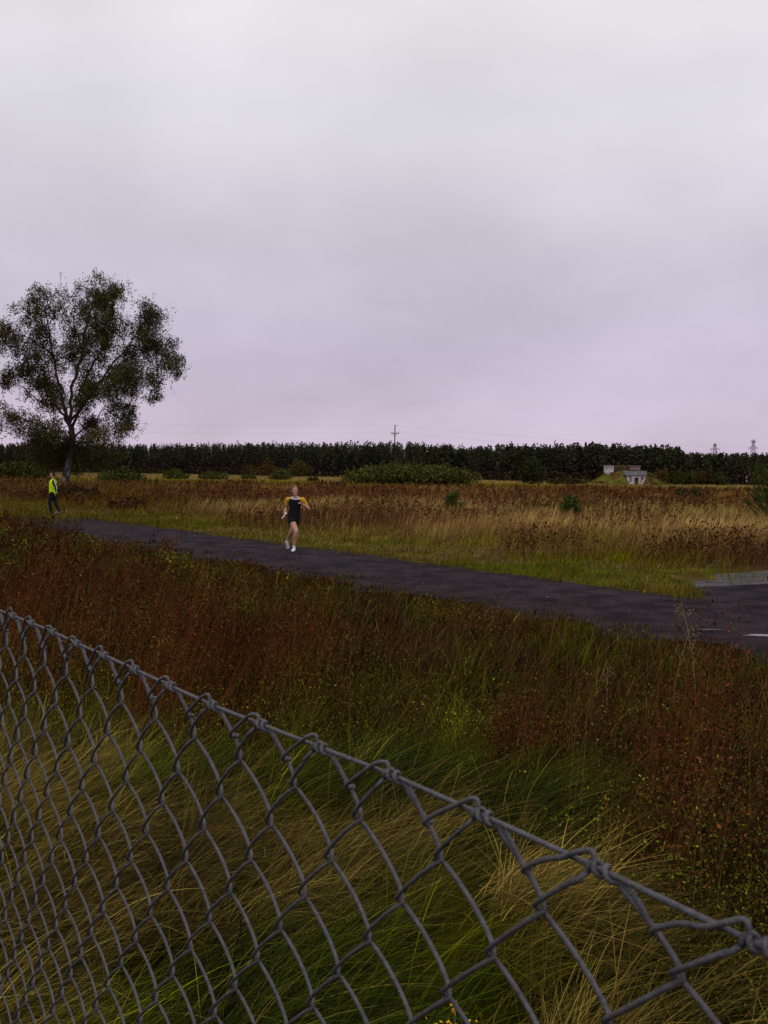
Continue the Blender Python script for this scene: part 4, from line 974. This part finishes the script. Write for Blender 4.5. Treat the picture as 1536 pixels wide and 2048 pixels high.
def shoe(parent, heel, toe, up, col, name='shoe', ankle=None, w=.045):
    h, t = Vector(heel), Vector(toe); d = (t-h); L = d.length; d /= L; u = Vector(up); u = (u-d*u.dot(d)).normalized(); s = d.cross(u)
    mb = MB(); R_ = [(-.02, .030, .030, .035), (.03, .038, .044, .045), (.25, .040, .042, .042), (.5, .043, .034, .034), (.75, .049, .026, .026), (.95, .040, .020, .018), (1.04, .018, .012, .010)]
    mb.loft([(h+d*L*a+u*(zc), w_*w/.045, hh, s, u) for a, w_, zc, hh in R_], 14)
    if ankle: mb.loft([(h+d*L*.12+u*.05, .040, .046, s, d), (Vector(ankle)+u*.0, .036, .040, s, d)], 12)
    o = mb.build(name, M_CLOTH, parent, remesh=.006, smooth_it=3, smooth=True); paint(o, col, [])
    so_ = MB(); so_.loft([(h+d*L*a+u*-.001, w_*w/.045, .0, s, u) for a, w_ in ()] or [(h+u*-.004-d*.0, .036, .05, s, d), (h+u*.012, .038, .052, s, d)], 10)
    return o

def build_runner():
    g = gp(587, 1104); root = empty('person', (g.x, g.y, .028)); tag(root, 'runner in black kit with yellow sleeves and white collar running on the path', 'person')
    b = MB()
    # trunk
    X, Yv = (1, 0, 0), (0, 1, 0)
    rt = Vector((.97, .22, 0)).normalized(); fw = Vector((-.22, .97, 0)).normalized()
    b.loft([((.0, .03, .76), .10, .09, rt, fw), ((.0, .03, .84), .155, .115, rt, fw), ((.005, .02, .92), .14, .10, rt, fw), ((.012, .01, 1.02), .118, .088, rt, fw), ((.022, .01, 1.13), .138, .098, rt, fw),
            ((.03, .01, 1.22), .155, .10, rt, fw), ((.032, .01, 1.29), .135, .08, rt, fw), ((.032, .01, 1.335), .07, .06, rt, fw)], 20)
    limb(b, [(.032, .01, 1.30, .055), (.03, -.005, 1.36, .048), (.02, -.01, 1.42, .047)])
    q, r_, f, up, rot = head(b, (.012, -.03, 1.505), (.42, -.92, .05), (.0, 0, 0), 1.08)
    # arms
    shR = (-.150, .03, 1.275); elR = (-.215, .14, 1.06); wrR = (-.228, .0, .925)
    limb(b, [(*shR, .052), (-.18, .085, 1.17, .042), (*elR, .035)]); limb(b, [(*elR, .035), (-.222, .075, 1.0, .036), (*wrR, .024)])
    hand(b, wrR, (-.1, -.45, -.75), (.9, -.1, .1), 1.0, .95, 1)
    shL = (.215, -.01, 1.275); elL = (.362, .10, 1.045); wrL = (.235, -.09, 1.155)
    limb(b, [(*shL, .052), (.29, .05, 1.16, .042), (*elL, .036)]); limb(b, [(*elL, .036), (.31, .02, 1.09, .036), (*wrL, .024)])
    hand(b, wrL, (-.62, -.35, .55), (-.3, .1, -.9), .95, .95, -1)
    # legs
    limb(b, [(-.065, .01, .83, .088), (-.01, -.09, .68, .078), (.078, -.21, .505, .055), (.066, -.20, .42, .050), (.045, -.155, .34, .052), (.018, -.10, .14, .032), (.016, -.10, .08, .034)])
    limb(b, [(.075, .04, .83, .088), (.02, .05, .66, .074), (-.055, .09, .475, .052), (-.09, .17, .43, .050), (-.12, .26, .37, .050), (-.185, .385, .255, .032), (-.20, .42, .22, .03)])
    o = b.build('body', M_SKIN, root, remesh=.0065, smooth_it=4, smooth=True)
    sk = (.52, .27, .19); dk = (.05, .03, .03)
    paint(o, sk, [(q(-.031, .085, .012), (.014, .02, .006), dk), (q(.031, .085, .012), (.014, .02, .006), dk), (q(-.031, .08, .031), (.019, .02, .004), (.2,.12,.07)), (q(.031, .08, .031), (.019, .02, .004), (.2,.12,.07)),
                  (q(0, .09, -.055), (.022, .02, .006), (.38,.10,.09))])
    # hair: cap drawn back
    h = MB(); h.ball(q(0, -.022, .048), .087, .098, .094, rot, 18); h.ball(q(0, -.10, .03), .038, .038, .038, rot, 10)
    for x in (-1, 1): h.ball(q(x*.072, -.014, .02), .021, .044, .05, rot, 8)
    ho = h.build('hair', M_HAIR, root, remesh=.007, smooth_it=3, smooth=True); paint(ho, (.15,.09,.045), [])
    # shirt
    t = MB(); t.loft([((.004, .025, .87), .162, .125, rt, fw), ((.008, .018, .95), .150, .112, rt, fw), ((.014, .01, 1.04), .138, .104, rt, fw), ((.022, .01, 1.13), .152, .110, rt, fw),
            ((.03, .01, 1.22), .168, .112, rt, fw), ((.032, .01, 1.285), .150, .092, rt, fw), ((.032, .01, 1.325), .095, .072, rt, fw)], 24)
    to = t.build('shirt', M_CLOTH, root, remesh=.008, smooth_it=3, smooth=True); paint(to, (.012,.010,.014), [])
    for a, m_, in ((shR, (-.192, .10, 1.145)), (shL, (.30, .06, 1.13))):
        s = MB(); A_, B_ = Vector(a), Vector(m_); n_ = Vector((.032, .01, 1.315)); n_ = n_.lerp(A_, .60)
        limb(s, [(*n_, .050), (*A_.lerp(n_, .2), .064), (*A_, .064), (*A_.lerp(B_, .45), .060)]); s.tube([A_.lerp(B_, .3), B_], [.055, .060], 14)
        so_ = s.build('sleeve', M_CLOTH, root, remesh=.007, smooth_it=3, smooth=True); paint(so_, (.62,.34,.03), [])
    c = MB(); P = [Vector((.030, -.012, 1.318)) + rt*.098*math.cos(a) + fw*.090*math.sin(a) + Vector((0, 0, .030*math.sin(a)))  for a in np.linspace(0, 2*math.pi, 33)]; c.tube(P, .0165, 8)
    co = c.build('collar', M_CLOTH, root, smooth=True); paint(co, (.72,.66,.72), [])
    # shorts
    s = MB(); s.loft([((0, .03, .78), .150, .115, rt, fw), ((.0, .03, .85), .166, .125, rt, fw), ((.003, .025, .92), .152, .115, rt, fw)], 22)
    s.tube([(-.062, .01, .84), (-.045, -.05, .75), (-.028, -.085, .695)], [.098, .102, .103], 16); s.tube([(.072, .04, .84), (.06, .045, .74), (.045, .055, .665)], [.094, .094, .093], 16)
    so_ = s.build('shorts', M_CLOTH, root, remesh=.008, smooth_it=3, smooth=True); paint(so_, (.012,.010,.013), [])
    wh = (.66,.62,.68)
    shoe(root, (.022, -.065, .0), (.002, -.285, .0), (0, 0, 1), wh, ankle=(.018, -.095, .15))
    shoe(root, (-.205, .43, .205), (-.165, .40, .01), (-.25, -1, .1), (.55,.51,.56), ankle=(-.19, .39, .27))
    # baton in the hand
    p = Vector((g.x, g.y, .028)); m = MB(); a, e = Vector((-.175, -.065, .955)), Vector((-.292, -.055, .80)); m.tube([a, a.lerp(e, .02), a.lerp(e, .98), e], [.016, .020, .020, .016], 14)
    o = m.build('relay_baton', mat('white_plastic', (.75, .72, .76), .4, .5), smooth=True); o.location = p
    tag(o, 'short white relay baton held low in the runner\'s hand', 'baton')
build_runner()

def build_man():
    g = gp(106, 1029); root = empty('person', (g.x, g.y, .028)); tag(root, 'person in a lime green top and dark trousers looking left beside the birch', 'person')
    b = MB(); rt = Vector((.60, .8, 0)).normalized(); fw = Vector((.8, -.60, 0)).normalized()
    X = Vector((.25, .97, 0)).normalized(); Yv = Vector((-.97, .25, 0)).normalized()   # shoulder axis / facing
    b.loft([((.01, 0, .84), .12, .10, X, Yv), ((.01, 0, .92), .17, .12, X, Yv), ((.0, 0, 1.05), .14, .11, X, Yv), ((-.005, 0, 1.22), .17, .12, X, Yv), ((.0, 0, 1.36), .18, .12, X, Yv), ((.005, 0, 1.44), .12, .08, X, Yv)], 18)
    limb(b, [(0, 0, 1.42, .06), (-.01, 0, 1.50, .052), (-.02, 0, 1.56, .052)])
    q, r_, f, up, rot = head(b, (-.03, 0, 1.655), (-.95, -.25, 0), (0, 0, 0), 1.06)
    shN, elN, wrN = (.085, -.17, 1.39), (.20, -.20, 1.13), (.19, -.21, .89)
    shF, elF, wrF = (-.03, .185, 1.40), (-.06, .24, 1.12), (-.16, .22, .90)
    for s_, e_, w_ in ((shN, elN, wrN), (shF, elF, wrF)):
        limb(b, [(*s_, .06), (*e_, .042), (*w_, .028)]); hand(b, w_, (-.15, 0, -1), (-1, 0, -.2), .35, 1.0, 1)
    limb(b, [(-.01, -.09, .92, .095), (-.10, -.09, .50, .062), (-.075, -.09, .38, .058), (-.05, -.09, .09, .038)])
    limb(b, [(.02, .09, .92, .095), (.07, .06, .50, .062), (.13, .05, .36, .058), (.255, .02, .12, .038)])
    o = b.build('body', M_SKIN, root, remesh=.008, smooth_it=3, smooth=True)
    paint(o, (.42,.22,.15), [(q(x*.031, .085, .012), (.014, .014, .006), (.04,.02,.02)) for x in (-1, 1)] + [(q(0, .09, -.055), (.02, .02, .006), (.3,.09,.08))])
    h = MB(); h.ball(q(0, -.025, .05), .082, .092, .082, rot, 16)
    for x in (-1, 1): h.ball(q(x*.064, -.03, .01), .018, .05, .05, rot, 8)
    h.ball(q(0, -.085, -.01), .05, .03, .05, rot, 8)
    ho = h.build('hair', M_HAIR, root, remesh=.008, smooth_it=3, smooth=True); paint(ho, (.02,.015,.012), [])
    t = MB(); t.loft([((.0, 0, .86), .185, .145, X, Yv), ((-.01, 0, 1.0), .175, .145, X, Yv), ((-.01, 0, 1.2), .19, .142, X, Yv), ((.0, 0, 1.36), .195, .132, X, Yv), ((.004, 0, 1.44), .13, .092, X, Yv), ((.004, 0, 1.47), .08, .07, X, Yv)], 24)
    to = t.build('top', M_CLOTH, root, remesh=.009, smooth_it=3, smooth=True); paint(to, (.55,.80,.012), [((-.1, 0, 1.5), (.10, .12, .09), (.012,.012,.014))])
    for s_, e_, w_ in ((shN, elN, wrN), (shF, elF, wrF)):
        s = MB(); W2 = Vector(e_).lerp(Vector(w_), .85); limb(s, [(*s_, .076), (*e_, .056), (*W2, .044)]); so_ = s.build('sleeve', M_CLOTH, root, remesh=.009, smooth_it=3, smooth=True); paint(so_, (.012,.012,.014), [])
    e1 = Vector((.055, -.045, 0)); s = MB(); s.tube([Vector(shN)+Vector((.035, -.060, .05)), Vector(shN).lerp(Vector(elN), .5)+Vector((.045, -.052, 0)), Vector(elN)+Vector((.040, -.040, 0)), Vector(wrN)+Vector((.030, -.030, .05))], [.018, .02, .018, .016], 8)
    o = s.build('sleeve_stripe', M_CLOTH, root, smooth=True); paint(o, (.6,.6,.6), [])
    s = MB(); s.tube([Vector(elN).lerp(Vector(wrN), .72), Vector(elN).lerp(Vector(wrN), .95)], [.053, .050], 14); o = s.build('cuff', M_CLOTH, root, smooth=True); paint(o, (.46,.66,.02), [])
    s = MB(); s.loft([((.01, 0, .82), .15, .12, X, Yv), ((.01, 0, .92), .178, .135, X, Yv)], 18)
    limb(s, [(-.01, -.09, .90, .105), (-.10, -.09, .50, .080), (-.05, -.09, .10, .064)]); limb(s, [(.02, .09, .90, .105), (.07, .06, .50, .080), (.25, .02, .13, .064)])
    o = s.build('trousers', M_CLOTH, root, remesh=.01, smooth_it=3, smooth=True); paint(o, (.012,.012,.016), [])
    shoe(root, (-.015, -.09, .0), (-.26, -.10, .0), (0, 0, 1), (.05,.05,.055)); shoe(root, (.29, .02, .055), (.06, .0, .0), (0, 0, 1), (.35,.34,.34))
build_man()

# ------------------------------------------------------------------ a few single plants that stand out by the fence
def stalk_plant(name, label, px, base_py, top_py, Y, c, head_c, seed, group=None):
    r = np.random.default_rng(seed); b = at(px, base_py, Y); b.z = float(gh(b.x, Y)); h = at(px, top_py, Y).z-b.z
    root = empty(name, b); tag(root, label, 'plant', group); lean = r.normal()*.18*h
    m = MB(); lean = 0.0 if name == 'ragwort' else lean; P = [(lean*t*t, 0, h*t) for t in np.linspace(0, 1, 7)]; m.tube(P, [.0035*(1-.5*t)+Y*.00012 for t in np.linspace(0, 1, 7)], 6)
    for q in range(5):
        t = r.uniform(.45, .95); s = Vector((lean*t*t, 0, h*t)); a = r.uniform(0, 6.28); L = h*.14; m.tube([s, s+Vector((math.cos(a)*L*.5, math.sin(a)*L*.5, L))], [.002, .0015], 5)
    o = m.build('stem', mat('stem_'+str(seed), c, .9, .1), root)
    n = 60; P = np.array([(lean+r.normal()*.035, r.normal()*.035, h*(1-.10*abs(r.normal()))) for _ in range(n)])
    V, Fq, C = leaves(P, r.uniform(.014, .03, n)*(.6 if name == 'ragwort' else 1), jit(np.tile(np.array(head_c), (n, 1)), .2), .6); npmesh('flower_head', V, Fq, M_LEAF, root, C)
stalk_plant('ragwort', 'small yellow flower head low behind the fence at the bottom', 908, 2140, 2012, 2.55, (.10,.11,.03), (.60,.33,.01), 3)
stalk_plant('dry_stalk', 'tall pale bent stalk in front of the right road', 1392, 1400, 1205, 8.6, (.24,.17,.09), (.20,.12,.06), 5, 'tall pale stalks by the road')
stalk_plant('dry_stalk', 'pale upright stalk left of the tallest one by the road', 1345, 1410, 1250, 8.8, (.22,.15,.08), (.17,.10,.05), 6, 'tall pale stalks by the road')
stalk_plant('dry_stalk', 'straight bare stalk among the dark weeds in the middle right', 1213, 1430, 1335, 8.2, (.24,.18,.10), (.12,.08,.04), 7, 'tall pale stalks by the road')
stalk_plant('dock', 'small dark seeded dock in the flattened grass behind the fence', 625, 1760, 1650, 5.6, (.07,.035,.02), (.06,.025,.015), 8)

def buttons():
    Y = 6.0; b = at(1240, 1800, Y); b.z = float(gh(b.x, Y)); root = empty('button_flower', b); tag(root, 'thin plant with round beige seed buttons among the dark weeds at lower right', 'plant')
    for px, py in ((1225, 1697), (1239, 1718), (1252, 1708), (1231, 1732)):
        p = at(px, py, Y + rng.normal()*.03) - b; m = MB(); m.tube([(0, 0, 0), (p.x*.3, p.y*.3, p.z*.55), (p.x, p.y, p.z)], [.004, .003, .002], 5); m.build('stem', M_BARK, root)
        m = MB(); m.ball(p, .011, .011, .009, k=8); m.build('seed_head', mat('seed_head', (.22, .15, .06), .9, .1), root)
buttons()
